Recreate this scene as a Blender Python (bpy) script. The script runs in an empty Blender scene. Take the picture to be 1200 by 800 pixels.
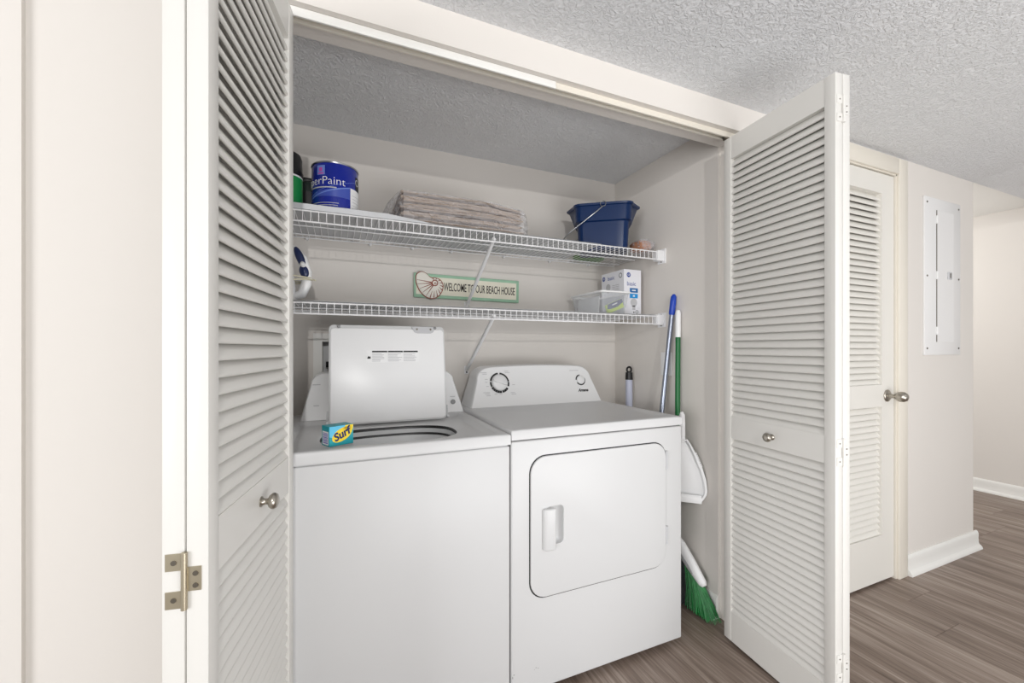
import bpy, bmesh, math, random
from mathutils import Vector, Matrix, noise

R = math.radians
scn = bpy.context.scene
COL = scn.collection

# ---------------------------------------------------------------- camera, world, light, exposure
cam_d = bpy.data.cameras.new('camera')
cam_d.sensor_width = 36.0
cam_d.lens = 36.0 * 482.0 / 1200.0
cam_d.shift_y = 8.0 / 1200.0
cam_d.clip_start = 0.02
cam = bpy.data.objects.new('camera', cam_d)
cam.location = (0, 0, 1.165)
cam.rotation_euler = (R(90), 0, R(-23.04))
COL.objects.link(cam)
scn.camera = cam

world = bpy.data.worlds.new('world')
world.use_nodes = True
world.node_tree.nodes['Background'].inputs[0].default_value = (0.985, 0.99, 1.0, 1)
world.node_tree.nodes['Background'].inputs[1].default_value = 0.42
scn.world = world

def lamp(name, kind, loc, power, size=0.1, color=(1, 1, 1), aim=None, size_y=None):
    d = bpy.data.lights.new(name, kind)
    d.energy = power
    d.color = color
    if kind == 'AREA':
        d.size = size
        if size_y:
            d.shape = 'RECTANGLE'; d.size_y = size_y
    else:
        d.shadow_soft_size = size
    o = bpy.data.objects.new(name, d)
    o.location = loc
    if aim:
        o.rotation_euler = (Vector(aim) - Vector(loc)).to_track_quat('-Z', 'Y').to_euler()
    COL.objects.link(o)
    return o
# the room's ceiling lamp behind the photographer; the bright open room behind is the world
lamp('ceiling_lamp', 'POINT', (-0.05, -1.9, 2.02), 78, 0.025, (1.0, 0.985, 0.965))
lamp('fill_uplight', 'AREA', (1.4, -1.3, 0.4), 33, 2.4, (0.985, 0.99, 1.0), aim=(1.3, 1.3, 2.2), size_y=1.1)  # unseen fill aimed upward, added to brighten the hall and closet ceilings
lamp('fill_left', 'AREA', (-4.2, -2.4, 1.25), 112, 2.2, (0.985, 0.99, 1.0), aim=(1.4, 1.6, 1.0), size_y=1.6)  # added area fill from the left, lifts the closet's right wall and right door
lamp('fill_hall', 'POINT', (2.7, -0.75, 1.85), 5, 0.22, (1.0, 0.99, 0.97))  # extra point fill on the hall side, added for the left door's louver face
lamp('fill_far_room', 'POINT', (3.9, 2.4, 1.8), 17, 0.12)  # added fill out of view that brightens the far wall

vs = scn.view_settings
vs.view_transform = 'Standard'
vs.look = 'None'
vs.gamma = 1.0
vs.use_curve_mapping = False
vs.exposure = 0.32

# ---------------------------------------------------------------- materials
def lin(c):
    out = []
    for v in c[:3]:
        v = v / 255.0
        out.append(v / 12.92 if v <= 0.04045 else ((v + 0.055) / 1.055) ** 2.4)
    return (*out, 1.0)

def mat(name, rgb, rough=0.5, metal=0.0, bump=None, var=None, spec=0.5, coat=0.0, trans=0.0, alpha=1.0):
    m = bpy.data.materials.new(name)
    m.use_nodes = True
    nt = m.node_tree
    b = nt.nodes['Principled BSDF']
    b.inputs['Base Color'].default_value = lin(rgb)
    b.inputs['Roughness'].default_value = rough
    b.inputs['Metallic'].default_value = metal
    b.inputs['Specular IOR Level'].default_value = spec
    b.inputs['Coat Weight'].default_value = coat
    b.inputs['Transmission Weight'].default_value = trans
    b.inputs['Alpha'].default_value = alpha
    tc = nt.nodes.new('ShaderNodeTexCoord')
    if var:
        sc, amt = var
        n = nt.nodes.new('ShaderNodeTexNoise'); n.inputs['Scale'].default_value = sc
        n.inputs['Detail'].default_value = 4
        nt.links.new(tc.outputs['Object'], n.inputs['Vector'])
        mx = nt.nodes.new('ShaderNodeMix'); mx.data_type = 'RGBA'
        mx.inputs[6].default_value = lin([max(0, c * (1 - amt)) for c in rgb])
        mx.inputs[7].default_value = lin([min(255, c * (1 + amt)) for c in rgb])
        nt.links.new(n.outputs['Fac'], mx.inputs[0])
        nt.links.new(mx.outputs[2], b.inputs['Base Color'])
    if bump:
        sc, st, dist = bump
        n2 = nt.nodes.new('ShaderNodeTexNoise'); n2.inputs['Scale'].default_value = sc
        n2.inputs['Detail'].default_value = 5
        nt.links.new(tc.outputs['Object'], n2.inputs['Vector'])
        bp = nt.nodes.new('ShaderNodeBump'); bp.inputs['Strength'].default_value = st
        bp.inputs['Distance'].default_value = dist
        nt.links.new(n2.outputs['Fac'], bp.inputs['Height'])
        nt.links.new(bp.outputs['Normal'], b.inputs['Normal'])
    return m

def ceiling_mat():
    m = mat('ceiling_knockdown', (228, 229, 231), 0.9)
    nt = m.node_tree; b = nt.nodes['Principled BSDF']
    tc = nt.nodes.new('ShaderNodeTexCoord')
    n1 = nt.nodes.new('ShaderNodeTexNoise'); n1.inputs['Scale'].default_value = 60; n1.inputs['Detail'].default_value = 6
    n1.inputs['Distortion'].default_value = 1.6
    n2 = nt.nodes.new('ShaderNodeTexVoronoi'); n2.inputs['Scale'].default_value = 75
    nt.links.new(tc.outputs['Object'], n1.inputs['Vector']); nt.links.new(tc.outputs['Object'], n2.inputs['Vector'])
    cr = nt.nodes.new('ShaderNodeValToRGB'); cr.color_ramp.elements[0].position = .42; cr.color_ramp.elements[1].position = .62
    nt.links.new(n1.outputs['Fac'], cr.inputs['Fac'])
    ad = nt.nodes.new('ShaderNodeMath'); ad.operation = 'MULTIPLY_ADD'; ad.inputs[1].default_value = 0.35
    nt.links.new(n2.outputs['Distance'], ad.inputs[0]); nt.links.new(cr.outputs['Color'], ad.inputs[2])
    bp = nt.nodes.new('ShaderNodeBump'); bp.inputs['Strength'].default_value = 0.7; bp.inputs['Distance'].default_value = 0.005
    nt.links.new(ad.outputs[0], bp.inputs['Height']); nt.links.new(bp.outputs['Normal'], b.inputs['Normal'])
    return m

def wood_mat():
    m = mat('vinyl_plank', (120, 104, 95), 0.42, spec=0.4)
    nt = m.node_tree; b = nt.nodes['Principled BSDF']
    tc = nt.nodes.new('ShaderNodeTexCoord'); oi = nt.nodes.new('ShaderNodeObjectInfo')
    off = nt.nodes.new('ShaderNodeVectorMath'); off.operation = 'SCALE'; off.inputs['Scale'].default_value = 37.0
    cmb = nt.nodes.new('ShaderNodeCombineXYZ')
    for i in range(3): nt.links.new(oi.outputs['Random'], cmb.inputs[i])
    nt.links.new(cmb.outputs[0], off.inputs[0])
    add = nt.nodes.new('ShaderNodeVectorMath'); add.operation = 'ADD'
    nt.links.new(tc.outputs['Object'], add.inputs[0]); nt.links.new(off.outputs[0], add.inputs[1])
    mp = nt.nodes.new('ShaderNodeMapping'); mp.inputs['Scale'].default_value = (14, 1.1, 1)
    nt.links.new(add.outputs[0], mp.inputs['Vector'])
    n1 = nt.nodes.new('ShaderNodeTexNoise'); n1.inputs['Scale'].default_value = 1.0; n1.inputs['Detail'].default_value = 5
    n1.inputs['Distortion'].default_value = 0.8
    nt.links.new(mp.outputs[0], n1.inputs['Vector'])
    mp2 = nt.nodes.new('ShaderNodeMapping'); mp2.inputs['Scale'].default_value = (120, 5, 1)
    nt.links.new(add.outputs[0], mp2.inputs['Vector'])
    n2 = nt.nodes.new('ShaderNodeTexNoise'); n2.inputs['Scale'].default_value = 1.0; n2.inputs['Detail'].default_value = 6
    nt.links.new(mp2.outputs[0], n2.inputs['Vector'])
    ma = nt.nodes.new('ShaderNodeMath'); ma.operation = 'MULTIPLY_ADD'; ma.inputs[1].default_value = 0.45
    nt.links.new(n2.outputs['Fac'], ma.inputs[0])
    mb = nt.nodes.new('ShaderNodeMath'); mb.operation = 'MULTIPLY'; mb.inputs[1].default_value = 0.6
    nt.links.new(n1.outputs['Fac'], mb.inputs[0]); nt.links.new(mb.outputs[0], ma.inputs[2])
    mr = nt.nodes.new('ShaderNodeMath'); mr.operation = 'MULTIPLY_ADD'; mr.inputs[1].default_value = 0.10
    nt.links.new(oi.outputs['Random'], mr.inputs[0]); nt.links.new(ma.outputs[0], mr.inputs[2])
    cr = nt.nodes.new('ShaderNodeValToRGB')
    e = cr.color_ramp.elements
    e[0].position = .34; e[0].color = lin((88, 72, 62))
    e[1].position = .80; e[1].color = lin((186, 172, 161))
    k = cr.color_ramp.elements.new(.56); k.color = lin((136, 120, 109))
    nt.links.new(mr.outputs[0], cr.inputs['Fac']); nt.links.new(cr.outputs['Color'], b.inputs['Base Color'])
    bp = nt.nodes.new('ShaderNodeBump'); bp.inputs['Strength'].default_value = 0.15; bp.inputs['Distance'].default_value = 0.001
    nt.links.new(n2.outputs['Fac'], bp.inputs['Height']); nt.links.new(bp.outputs['Normal'], b.inputs['Normal'])
    return m

def film_mat(name, rgb, opac, rough=0.15, crinkle=0.0):
    m = bpy.data.materials.new(name); m.use_nodes = True
    nt = m.node_tree; nt.nodes.clear()
    out = nt.nodes.new('ShaderNodeOutputMaterial')
    tr = nt.nodes.new('ShaderNodeBsdfTransparent')
    pb = nt.nodes.new('ShaderNodeBsdfPrincipled')
    pb.inputs['Base Color'].default_value = lin(rgb); pb.inputs['Roughness'].default_value = rough
    pb.inputs['Specular IOR Level'].default_value = 0.8
    if crinkle:
        tc = nt.nodes.new('ShaderNodeTexCoord'); mp = nt.nodes.new('ShaderNodeMapping'); mp.inputs['Scale'].default_value = (9, 22, 34)
        n = nt.nodes.new('ShaderNodeTexNoise'); n.inputs['Scale'].default_value = 1.0; n.inputs['Detail'].default_value = 3; n.inputs['Distortion'].default_value = 1.5
        bp = nt.nodes.new('ShaderNodeBump'); bp.inputs['Strength'].default_value = 1.0; bp.inputs['Distance'].default_value = crinkle
        nt.links.new(tc.outputs['Object'], mp.inputs[0]); nt.links.new(mp.outputs[0], n.inputs['Vector'])
        nt.links.new(n.outputs['Fac'], bp.inputs['Height']); nt.links.new(bp.outputs[0], pb.inputs['Normal'])
    mx = nt.nodes.new('ShaderNodeMixShader'); mx.inputs[0].default_value = opac
    nt.links.new(tr.outputs[0], mx.inputs[1]); nt.links.new(pb.outputs[0], mx.inputs[2])
    nt.links.new(mx.outputs[0], out.inputs[0])
    return m

M = {}
M['wall'] = mat('wall_greige', (222, 217, 211), 0.75, bump=(160, 0.08, 0.002), spec=0.3)
M['ceil'] = ceiling_mat()
M['wood'] = wood_mat()
M['panel'] = mat('panel_enamel', (229, 228, 227), 0.45)
M['sub'] = mat('underlay', (60, 52, 46), 0.9)
M['door'] = mat('door_paint', (218, 216, 211), 0.42, bump=(90, 0.05, 0.001))
M['door2'] = mat('hall_door_paint', (226, 223, 216), 0.42)
M['trim'] = mat('trim_paint', (236, 235, 231), 0.38)
M['casing'] = mat('casing_paint', (226, 220, 208), 0.42)
M['appl'] = mat('appliance_enamel', (211, 211, 211), 0.36)
M['applw'] = mat('appliance_plastic', (240, 240, 240), 0.32)
M['appli'] = mat('appliance_grey', (205, 206, 207), 0.4)
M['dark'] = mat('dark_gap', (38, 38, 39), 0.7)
M['black'] = mat('black_plastic', (22, 22, 23), 0.4)
M['grey'] = mat('grey_print', (150, 150, 150), 0.6)
M['lgrey'] = mat('pale_print', (196, 196, 198), 0.6)
M['nickel'] = mat('satin_nickel', (176, 170, 160), 0.3, metal=1.0)
M['brass'] = mat('aged_brass', (186, 176, 154), 0.36, metal=0.9)
M['steel'] = mat('steel_wire', (190, 192, 195), 0.28, metal=1.0)
M['screw'] = mat('screw_metal', (120, 114, 104), 0.4, metal=1.0)
M['wire'] = mat('white_vinyl_wire', (240, 240, 241), 0.35)
M['liner'] = film_mat('shelf_liner', (215, 217, 220), 0.75, 0.4)
M['film'] = film_mat('clear_film', (240, 240, 244), 0.30, 0.16, 0.03)
M['tub'] = film_mat('frosted_plastic', (222, 226, 232), 0.20, 0.2)
M['paper'] = mat('kraft_paper', (190, 168, 146), 0.8, var=(30, 0.12))
M['paperd'] = mat('kraft_fold', (104, 84, 70), 0.85, var=(30, 0.12))
M['cblue'] = mat('label_blue', (24, 42, 150), 0.25, coat=0.3)
M['navy'] = mat('bucket_navy', (6, 40, 86), 0.3, spec=0.35)
M['inavy'] = mat('iron_navy', (28, 42, 84), 0.3)
M['white'] = mat('white_plain', (242, 242, 242), 0.5)
M['card'] = mat('white_card', (238, 238, 243), 0.45)
M['green'] = mat('broom_green', (10, 104, 50), 0.35)
M['brist'] = mat('bristle_green', (16, 118, 52), 0.45, var=(60, 0.25))
M['brist2'] = mat('bristle_dark', (44, 48, 50), 0.5)
M['canGreen'] = mat('can_green', (28, 140, 72), 0.35)
M['dgreen'] = mat('tin_dark_green', (34, 50, 44), 0.4)
M['gblue'] = mat('grip_blue', (22, 66, 178), 0.35)
M['lblue'] = mat('print_sky_blue', (28, 152, 224), 0.5)
M['mblue'] = mat('print_mid_blue', (30, 108, 172), 0.5)
M['geblue'] = mat('print_deep_blue', (48, 72, 150), 0.5)
M['teal'] = mat('print_teal', (24, 156, 168), 0.45)
M['aqua'] = mat('print_aqua', (96, 196, 232), 0.45)
M['yellow'] = mat('print_yellow', (246, 214, 40), 0.45)
M['lime'] = mat('print_lime', (196, 220, 40), 0.45)
M['ink'] = mat('print_navy_ink', (20, 34, 92), 0.5)
M['purple'] = mat('print_purple', (110, 110, 190), 0.5)
M['pink'] = mat('print_pink', (196, 84, 170), 0.5)
M['swoosh'] = mat('print_swoosh', (112, 140, 214), 0.4)
M['signg'] = mat('sign_sage', (160, 200, 172), 0.6, var=(20, 0.06))
M['signc'] = mat('sign_cream', (236, 232, 214), 0.6, var=(14, 0.04))
M['shell'] = mat('shell_cream', (240, 236, 226), 0.5)
M['shellr'] = mat('shell_brown', (140, 66, 42), 0.55)
M['inkb'] = mat('sign_ink', (44, 34, 32), 0.6)
M['terra'] = mat('terracotta', (172, 122, 94), 0.7, var=(25, 0.15))
M['cord'] = mat('cream_cord', (214, 208, 184), 0.5)
M['pole'] = mat('pole_metal', (150, 156, 170), 0.3, metal=0.85)
M['polew'] = mat('pole_lilac_grey', (190, 194, 212), 0.35)
M['spgreen'] = mat('scrub_green', (104, 146, 84), 0.9)
M['sole'] = mat('sole_grey', (150, 152, 156), 0.25, metal=0.9)
M['red'] = mat('valve_red', (170, 40, 36), 0.4)

# ---------------------------------------------------------------- mesh helpers
def new(): return bmesh.new()

def box(bm, x0, x1, y0, y1, z0, z1):
    v = [bm.verts.new(p) for p in ((x0,y0,z0),(x1,y0,z0),(x1,y1,z0),(x0,y1,z0),(x0,y0,z1),(x1,y0,z1),(x1,y1,z1),(x0,y1,z1))]
    for f in ((0,3,2,1),(4,5,6,7),(0,1,5,4),(1,2,6,5),(2,3,7,6),(3,0,4,7)):
        bm.faces.new([v[i] for i in f])
    return v

def bevel(bm, w, seg=2, ang=30):
    bm.normal_update()
    es = [e for e in bm.edges if len(e.link_faces) == 2 and e.calc_face_angle(0) > R(ang)]
    bmesh.ops.bevel(bm, geom=es, offset=w, segments=seg, profile=0.5, affect='EDGES', clamp_overlap=True)
    return bm

def bbox(x0, x1, y0, y1, z0, z1, w=0.002, seg=2):
    bm = new(); box(bm, x0, x1, y0, y1, z0, z1); return bevel(bm, w, seg)

def frame_of(d):
    d = Vector(d).normalized()
    up = Vector((0, 0, 1)) if abs(d.z) < 0.95 else Vector((1, 0, 0))
    a = d.cross(up).normalized(); b = d.cross(a).normalized()
    return a, b

def tube(bm, pts, r, n=8, closed=False):
    pts = [Vector(p) for p in pts]
    rr = r if isinstance(r, (list, tuple)) else [r] * len(pts)
    rings = []
    pa = None
    for i, p in enumerate(pts):
        if closed: d = pts[(i + 1) % len(pts)] - pts[i - 1]
        elif i == 0: d = pts[1] - pts[0]
        elif i == len(pts) - 1: d = pts[-1] - pts[-2]
        else: d = (pts[i + 1] - p).normalized() + (p - pts[i - 1]).normalized()
        d.normalize()
        if pa is None: a, b = frame_of(d)
        else:
            a = (pa - d * pa.dot(d)).normalized(); b = d.cross(a).normalized()
        pa = a
        rings.append([bm.verts.new(p + (a * math.cos(t) + b * math.sin(t)) * rr[i]) for t in [2 * math.pi * k / n for k in range(n)]])
    m = len(rings)
    for i in range(m if closed else m - 1):
        A, B = rings[i], rings[(i + 1) % m]
        for k in range(n):
            bm.faces.new([A[k], A[(k + 1) % n], B[(k + 1) % n], B[k]])
    if not closed:
        bm.faces.new(rings[0][::-1]); bm.faces.new(rings[-1])
    return bm

def lathe(bm, prof, n=32, mtx=None, cap=True):
    rings = []
    for (r, z) in prof:
        rings.append([bm.verts.new((r * math.cos(2 * math.pi * k / n), r * math.sin(2 * math.pi * k / n), z)) for k in range(n)])
    for A, B in zip(rings, rings[1:]):
        for k in range(n):
            bm.faces.new([A[k], A[(k + 1) % n], B[(k + 1) % n], B[k]])
    if cap:
        bm.faces.new(rings[0][::-1]); bm.faces.new(rings[-1])
    if mtx is not None:
        vs_ = [v for r in rings for v in r]
        bmesh.ops.transform(bm, matrix=mtx, verts=vs_)
    return bm

def loft(bm, rings, cap=True):
    rs = [[bm.verts.new(p) for p in r] for r in rings]
    n = len(rs[0])
    for A, B in zip(rs, rs[1:]):
        for k in range(n):
            bm.faces.new([A[k], A[(k + 1) % n], B[(k + 1) % n], B[k]])
    if cap:
        bm.faces.new(rs[0][::-1]); bm.faces.new(rs[-1])
    return bm

def rrect(x0, x1, z0, z1, r, seg=6):
    pts = []
    for cx, cz, a0 in ((x1 - r, z1 - r, 0), (x0 + r, z1 - r, 90), (x0 + r, z0 + r, 180), (x1 - r, z0 + r, 270)):
        for k in range(seg + 1):
            a = R(a0 + 90 * k / seg)
            pts.append((cx + r * math.cos(a), cz + r * math.sin(a)))
    return pts

def prism_y(bm, poly, y0, y1):
    """polygon in (x,z) extruded along y; y0 is the near side"""
    return loft(bm, [[(x, y1, z) for x, z in poly], [(x, y0, z) for x, z in poly]])

def prism_x(bm, poly, x0, x1):
    return loft(bm, [[(x0, y, z) for y, z in poly], [(x1, y, z) for y, z in poly]])

def prism_z(bm, poly, z0, z1):
    return loft(bm, [[(x, y, z0) for x, y in poly], [(x, y, z1) for x, y in poly]])

def to_mesh(bm, name='m', ang=35):
    bmesh.ops.recalc_face_normals(bm, faces=bm.faces[:])
    me = bpy.data.meshes.new(name)
    bm.to_mesh(me); bm.free()
    me.shade_smooth()
    me.set_sharp_from_angle(angle=R(ang))
    return me

def wm(o):
    m = o.matrix_basis.copy()
    while o.parent:
        o = o.parent
        m = o.matrix_basis @ m
    return m

def obj(name, geo, m, parent=None, world=True, loc=None, rot=None, ang=35):
    me = to_mesh(geo, name, ang) if isinstance(geo, bmesh.types.BMesh) else geo
    o = bpy.data.objects.new(name, me)
    COL.objects.link(o)
    if m is not None and not me.materials: me.materials.append(m)
    if parent: o.parent = parent
    if loc is not None: o.location = loc
    if rot is not None: o.rotation_euler = rot
    if parent and world and loc is None: me.transform(wm(parent).inverted())
    return o

def tag(o, label=None, cat=None, group=None, kind=None):
    if label: o['label'] = label
    if cat: o['category'] = cat
    if group: o['group'] = group
    if kind: o['kind'] = kind
    return o

def thing(name, label, cat, loc=(0, 0, 0), rz=0, group=None, kind=None):
    o = bpy.data.objects.new(name, None)
    o.empty_display_size = 0.05
    o.location = loc; o.rotation_euler = (0, 0, rz)
    COL.objects.link(o)
    return tag(o, label, cat, group, kind)

def solo(name, bm, m, label, cat, loc, rz=0, group=None, kind=None, ang=35):
    """a thing that is one mesh, built in world coordinates, with its origin at loc"""
    o = obj(name, bm, m, None, ang=ang)
    mt = Matrix.Translation(loc) @ Matrix.Rotation(rz, 4, 'Z')
    o.data.transform(mt.inverted())
    o.location = loc; o.rotation_euler = (0, 0, rz)
    return tag(o, label, cat, group, kind)

def struct(name, bm, m, label, cat, ang=35):
    o = obj(name, bm, m, None, ang=ang)
    return tag(o, label, cat, None, 'structure')

def text_mesh(body, size, extrude=0.0004, sx=1.0, shear=0.0, align='CENTER', bold=0.0):
    cu = bpy.data.curves.new('txt', 'FONT')
    cu.body = body; cu.size = size; cu.extrude = extrude; cu.shear = shear; cu.offset = bold
    cu.align_x = align; cu.align_y = 'CENTER'; cu.resolution_u = 3
    o = bpy.data.objects.new('txt', cu); COL.objects.link(o)
    dg = bpy.context.evaluated_depsgraph_get(); dg.update()
    me = bpy.data.meshes.new_from_object(o.evaluated_get(dg))
    bpy.data.objects.remove(o); bpy.data.curves.remove(cu)
    me.transform(Matrix.Diagonal((sx, 1, 1, 1)))
    me.materials.clear()
    return me

def on_plane(me, origin, xdir, up):
    """text or decal built in xy is moved so x->xdir, y->up, z->outward normal"""
    x = Vector(xdir).normalized(); u = Vector(up).normalized(); n = x.cross(u)
    m = Matrix(((x.x, u.x, n.x, origin[0]), (x.y, u.y, n.y, origin[1]), (x.z, u.z, n.z, origin[2]), (0, 0, 0, 1)))
    me.transform(m)
    return me

def flat(poly, d=0.0006):
    bm = new()
    loft(bm, [[(x, y, 0) for x, y in poly], [(x, y, d) for x, y in poly]])
    return to_mesh(bm)

def rect(x0, x1, y0, y1): return [(x0, y0), (x1, y0), (x1, y1), (x0, y1)]
def disc(cx, cy, rx, ry=None, n=24):
    ry = ry or rx
    return [(cx + rx * math.cos(2 * math.pi * k / n), cy + ry * math.sin(2 * math.pi * k / n)) for k in range(n)]

def merge(meshes):
    bm = new()
    for me in meshes:
        bm.from_mesh(me); bpy.data.meshes.remove(me)
    me = bpy.data.meshes.new('merged'); bm.to_mesh(me); bm.free()
    return me

def decal(name, polys, m, parent, origin, xdir, up, d=0.0006):
    me = merge([flat(p, d) for p in polys])
    return obj(name, on_plane(me, origin, xdir, up), m, parent)

def lettering(name, body, size, m, parent, origin, xdir, up, **kw):
    return obj(name, on_plane(text_mesh(body, size, **kw), origin, xdir, up), m, parent)

def boolean(bm_a, bm_b, op='DIFFERENCE'):
    a = bpy.data.objects.new('a', to_mesh(bm_a)); b = bpy.data.objects.new('b', to_mesh(bm_b))
    COL.objects.link(a); COL.objects.link(b)
    md = a.modifiers.new('b', 'BOOLEAN'); md.operation = op; md.object = b; md.solver = 'EXACT'
    dg = bpy.context.evaluated_depsgraph_get(); dg.update()
    me = bpy.data.meshes.new_from_object(a.evaluated_get(dg))
    bpy.data.objects.remove(a); bpy.data.objects.remove(b)
    me.shade_smooth(); me.set_sharp_from_angle(angle=R(35))
    return me

# ---------------------------------------------------------------- key dimensions (metres)
ZC = 2.134            # ceiling
YW, YB = 1.157, 1.284  # front wall, room face and closet face
YK = 2.00             # closet back wall
XL, XR = -0.19, 1.525  # closet opening jambs
XS = 1.512            # closet right wall
ZH = 2.033            # header underside
XHALL = -0.583        # room left wall
XC = 3.42             # outside corner of the hall wall
DL, DR = 1.86, 2.605  # hall door opening
YO = -0.9             # the hall opens here to the bright room behind the photographer

# ---------------------------------------------------------------- the setting
bm = new(); box(bm, -1.7, 5.0, YO, 3.4, -0.12, -0.004)
floor = struct('floor', bm, M['sub'], 'grey brown wood-look plank floor', 'floor')
PW, PL = 0.2, 1.22
pm = to_mesh(bbox(0.0004, PW - 0.0004, 0.0004, PL - 0.0004, -0.004, 0.0, 0.0006, 1), 'plank')
pm.materials.append(M['wood'])
rnd = random.Random(7)
col0 = math.floor((-1.7 - 2.423) / PW)
for c in range(col0, col0 + 34):
    x = 2.423 + c * PW
    s = 1.031 if c == 0 else 1.031 + rnd.choice([.31, .53, .72, .9, 1.05, .18])
    y = s - PL * 4
    while y < 3.3:
        if y + PL > YO + .5 and x < 4.9:
            p = bpy.data.objects.new('plank', pm); COL.objects.link(p)
            p.parent = floor; p.location = (x, y, 0)
        y += PL

bm = new(); box(bm, -1.7, 5.0, YO, YW, ZC, ZC + .1)
struct('ceiling', bm, M['ceil'], 'white knockdown-textured hall ceiling', 'ceiling')
bm = new(); box(bm, -0.42, XC, YB, YK + .1, ZC, ZC + .1)
struct('ceiling_closet', bm, M['ceil'], 'textured ceiling inside the laundry closet', 'ceiling')
bm = new(); box(bm, XC - .1, 5.0, YW, 3.4, 2.25, 2.35)
struct('ceiling_far', bm, M['trim'], 'smooth white ceiling of the room beyond the hall', 'ceiling')

bm = new()
box(bm, -1.7, XL, YW, YB, 0, ZC + .1)
box(bm, XL, XR, YW, YB, ZH, ZC + .1)
box(bm, XR, DL, YW, YB, 0, ZC + .1)
box(bm, DL, DR, YW, YB, 2.042, ZC + .1)
box(bm, DR, XC, YW, YB, 0, ZC + .2)
struct('wall_front', bm, M['wall'], 'greige wall with the closet opening and its header', 'wall')
bm = new(); box(bm, -1.7, XHALL, YW - .012, YW, 0, ZC)
struct('wall_left', bm, M['wall'], 'slightly proud pale wall strip at the left edge', 'wall')
bm = new()
BX0, BX1, BZ0, BZ1 = -0.06, 0.16, 0.98, 1.195     # laundry outlet box hole
box(bm, -0.42, BX0, YK, YK + .1, 0, ZC); box(bm, BX1, XC, YK, YK + .1, 0, ZC)
box(bm, BX0, BX1, YK, YK + .1, 0, BZ0); box(bm, BX0, BX1, YK, YK + .1, BZ1, ZC)
bmesh.ops.remove_doubles(bm, verts=bm.verts[:], dist=1e-5)
struct('wall_back', bm, M['wall'], 'greige back wall of the laundry closet', 'wall')
bm = new(); box(bm, XS, XS + .1, YB, YK, 0, ZC)
struct('wall_right', bm, M['wall'], 'greige right side wall of the laundry closet', 'wall')
bm = new(); box(bm, -0.42, -0.32, YB, YK, 0, ZC)
struct('wall_closet_left', bm, M['wall'], 'left side wall of the laundry closet behind the door', 'wall')
bm = new(); box(bm, XC - .1, XC, YB, 3.4, 0, 2.35)
struct('wall_return', bm, M['wall'], 'side of the hall wall facing the far room', 'wall')
bm = new(); box(bm, 4.85, 4.95, YO, 3.4, 0, 2.3)
struct('wall_far', bm, M['wall'], 'pale wall far beyond the hall corner', 'wall')
BP = [(0, 0), (-.030, 0), (-.030, .008), (-.024, .018), (-.016, .024), (-.013, .034), (-.012, .06), (-.013, .082), (-.010, .093), (-.005, .10), (0, .10)]
def baseboard_x(name, x0, x1, yw, label):
    bm = new(); prism_x(bm, [(yw + a, b) for a, b in BP], x0, x1)
    return struct(name, bm, M['trim'], label, 'baseboard')
baseboard_x('baseboard_hall', 2.692, XC + .03, YW, 'white moulded baseboard under the breaker panel')
def baseboard_y(name, y0, y1, xw, label):
    bm = new()
    loft(bm, [[(xw + a, y0, b) for a, b in BP], [(xw + a, y1, b) for a, b in BP]])
    return struct(name, bm, M['trim'], label, 'baseboard')
baseboard_y('baseboard_right', YB + .0, YK, XS, 'white baseboard inside the closet behind the green broom')
baseboard_y('baseboard_far', YO, 3.3, 4.85, 'white baseboard along the far wall')

# door casing
bm = new()
CW = 0.078
box(bm, DR, DR + CW, YW - .016, YW, 0, 2.042 + CW)
box(bm, DL - CW, DL, YW - .016, YW, 0, 2.042 + CW)
box(bm, DL, DR, YW - .016, YW, 2.042, 2.042 + CW)
bevel(bm, 0.003, 2)
box(bm, DR - .006, DR, YW - .004, YB, 0, 2.042)
box(bm, DL, DL + .006, YW - .004, YB, 0, 2.042)
box(bm, DL, DR, YW - .004, YB, 2.036, 2.042)
struct('trim_1', bm, M['casing'], 'cream door casing around the louvered hall door', 'door casing')

# bifold track under the header
tr = thing('trim_2', 'white metal bifold track under the closet header', 'door track', (0.67, 1.195, ZH), kind='structure')
bm = new()
box(bm, XL + .01, XR - .01, 1.180, 1.182, ZH - .020, ZH)
box(bm, XL + .01, XR - .01, 1.208, 1.210, ZH - .020, ZH)
box(bm, XL + .01, XR - .01, 1.182, 1.208, ZH - .003, ZH)
box(bm, XL + .01, XR - .01, 1.182, 1.187, ZH - .020, ZH - .018)
box(bm, XL + .01, XR - .01, 1.203, 1.208, ZH - .020, ZH - .018)
obj('channel', bm, M['casing'], tr)
obj('cover_strip', bbox(XL + .01, 0.655, 1.174, 1.180, ZH - .024, ZH - .001, 0.001), M['trim'], tr)
bm = new(); box(bm, 1.44, 1.475, 1.187, 1.203, ZH - .026, ZH - .004); bevel(bm, .002, 1)
obj('pivot_bracket', bm, M['screw'], tr)

# ---------------------------------------------------------------- louvered doors
def slat_mesh(length, T, rise, th=0.008, m=None):
    k_ = th / 2 * rise / math.hypot(rise, T)
    y0, y1 = 0.0015 + k_, T - k_ * .5
    d = Vector((y1 - y0, rise)).normalized(); n = Vector((-d.y, d.x))
    p0, p1 = Vector((y0, -rise / 2)), Vector((y1, rise / 2))
    c = th * 0.35
    sec = [p0 + d * 0 - n * (th / 2 - c), p0 + d * c - n * th / 2, p1 - d * c - n * th / 2, p1 - n * (th / 2 - c),
           p1 + n * (th / 2 - c), p1 - d * c + n * th / 2, p0 + d * c + n * th / 2, p0 + n * (th / 2 - c)]
    bm = new(); prism_x(bm, [(p.x, p.y) for p in sec], 0, length)
    me = to_mesh(bm, 'slat', 50); me.materials.append(m)
    return me

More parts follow.
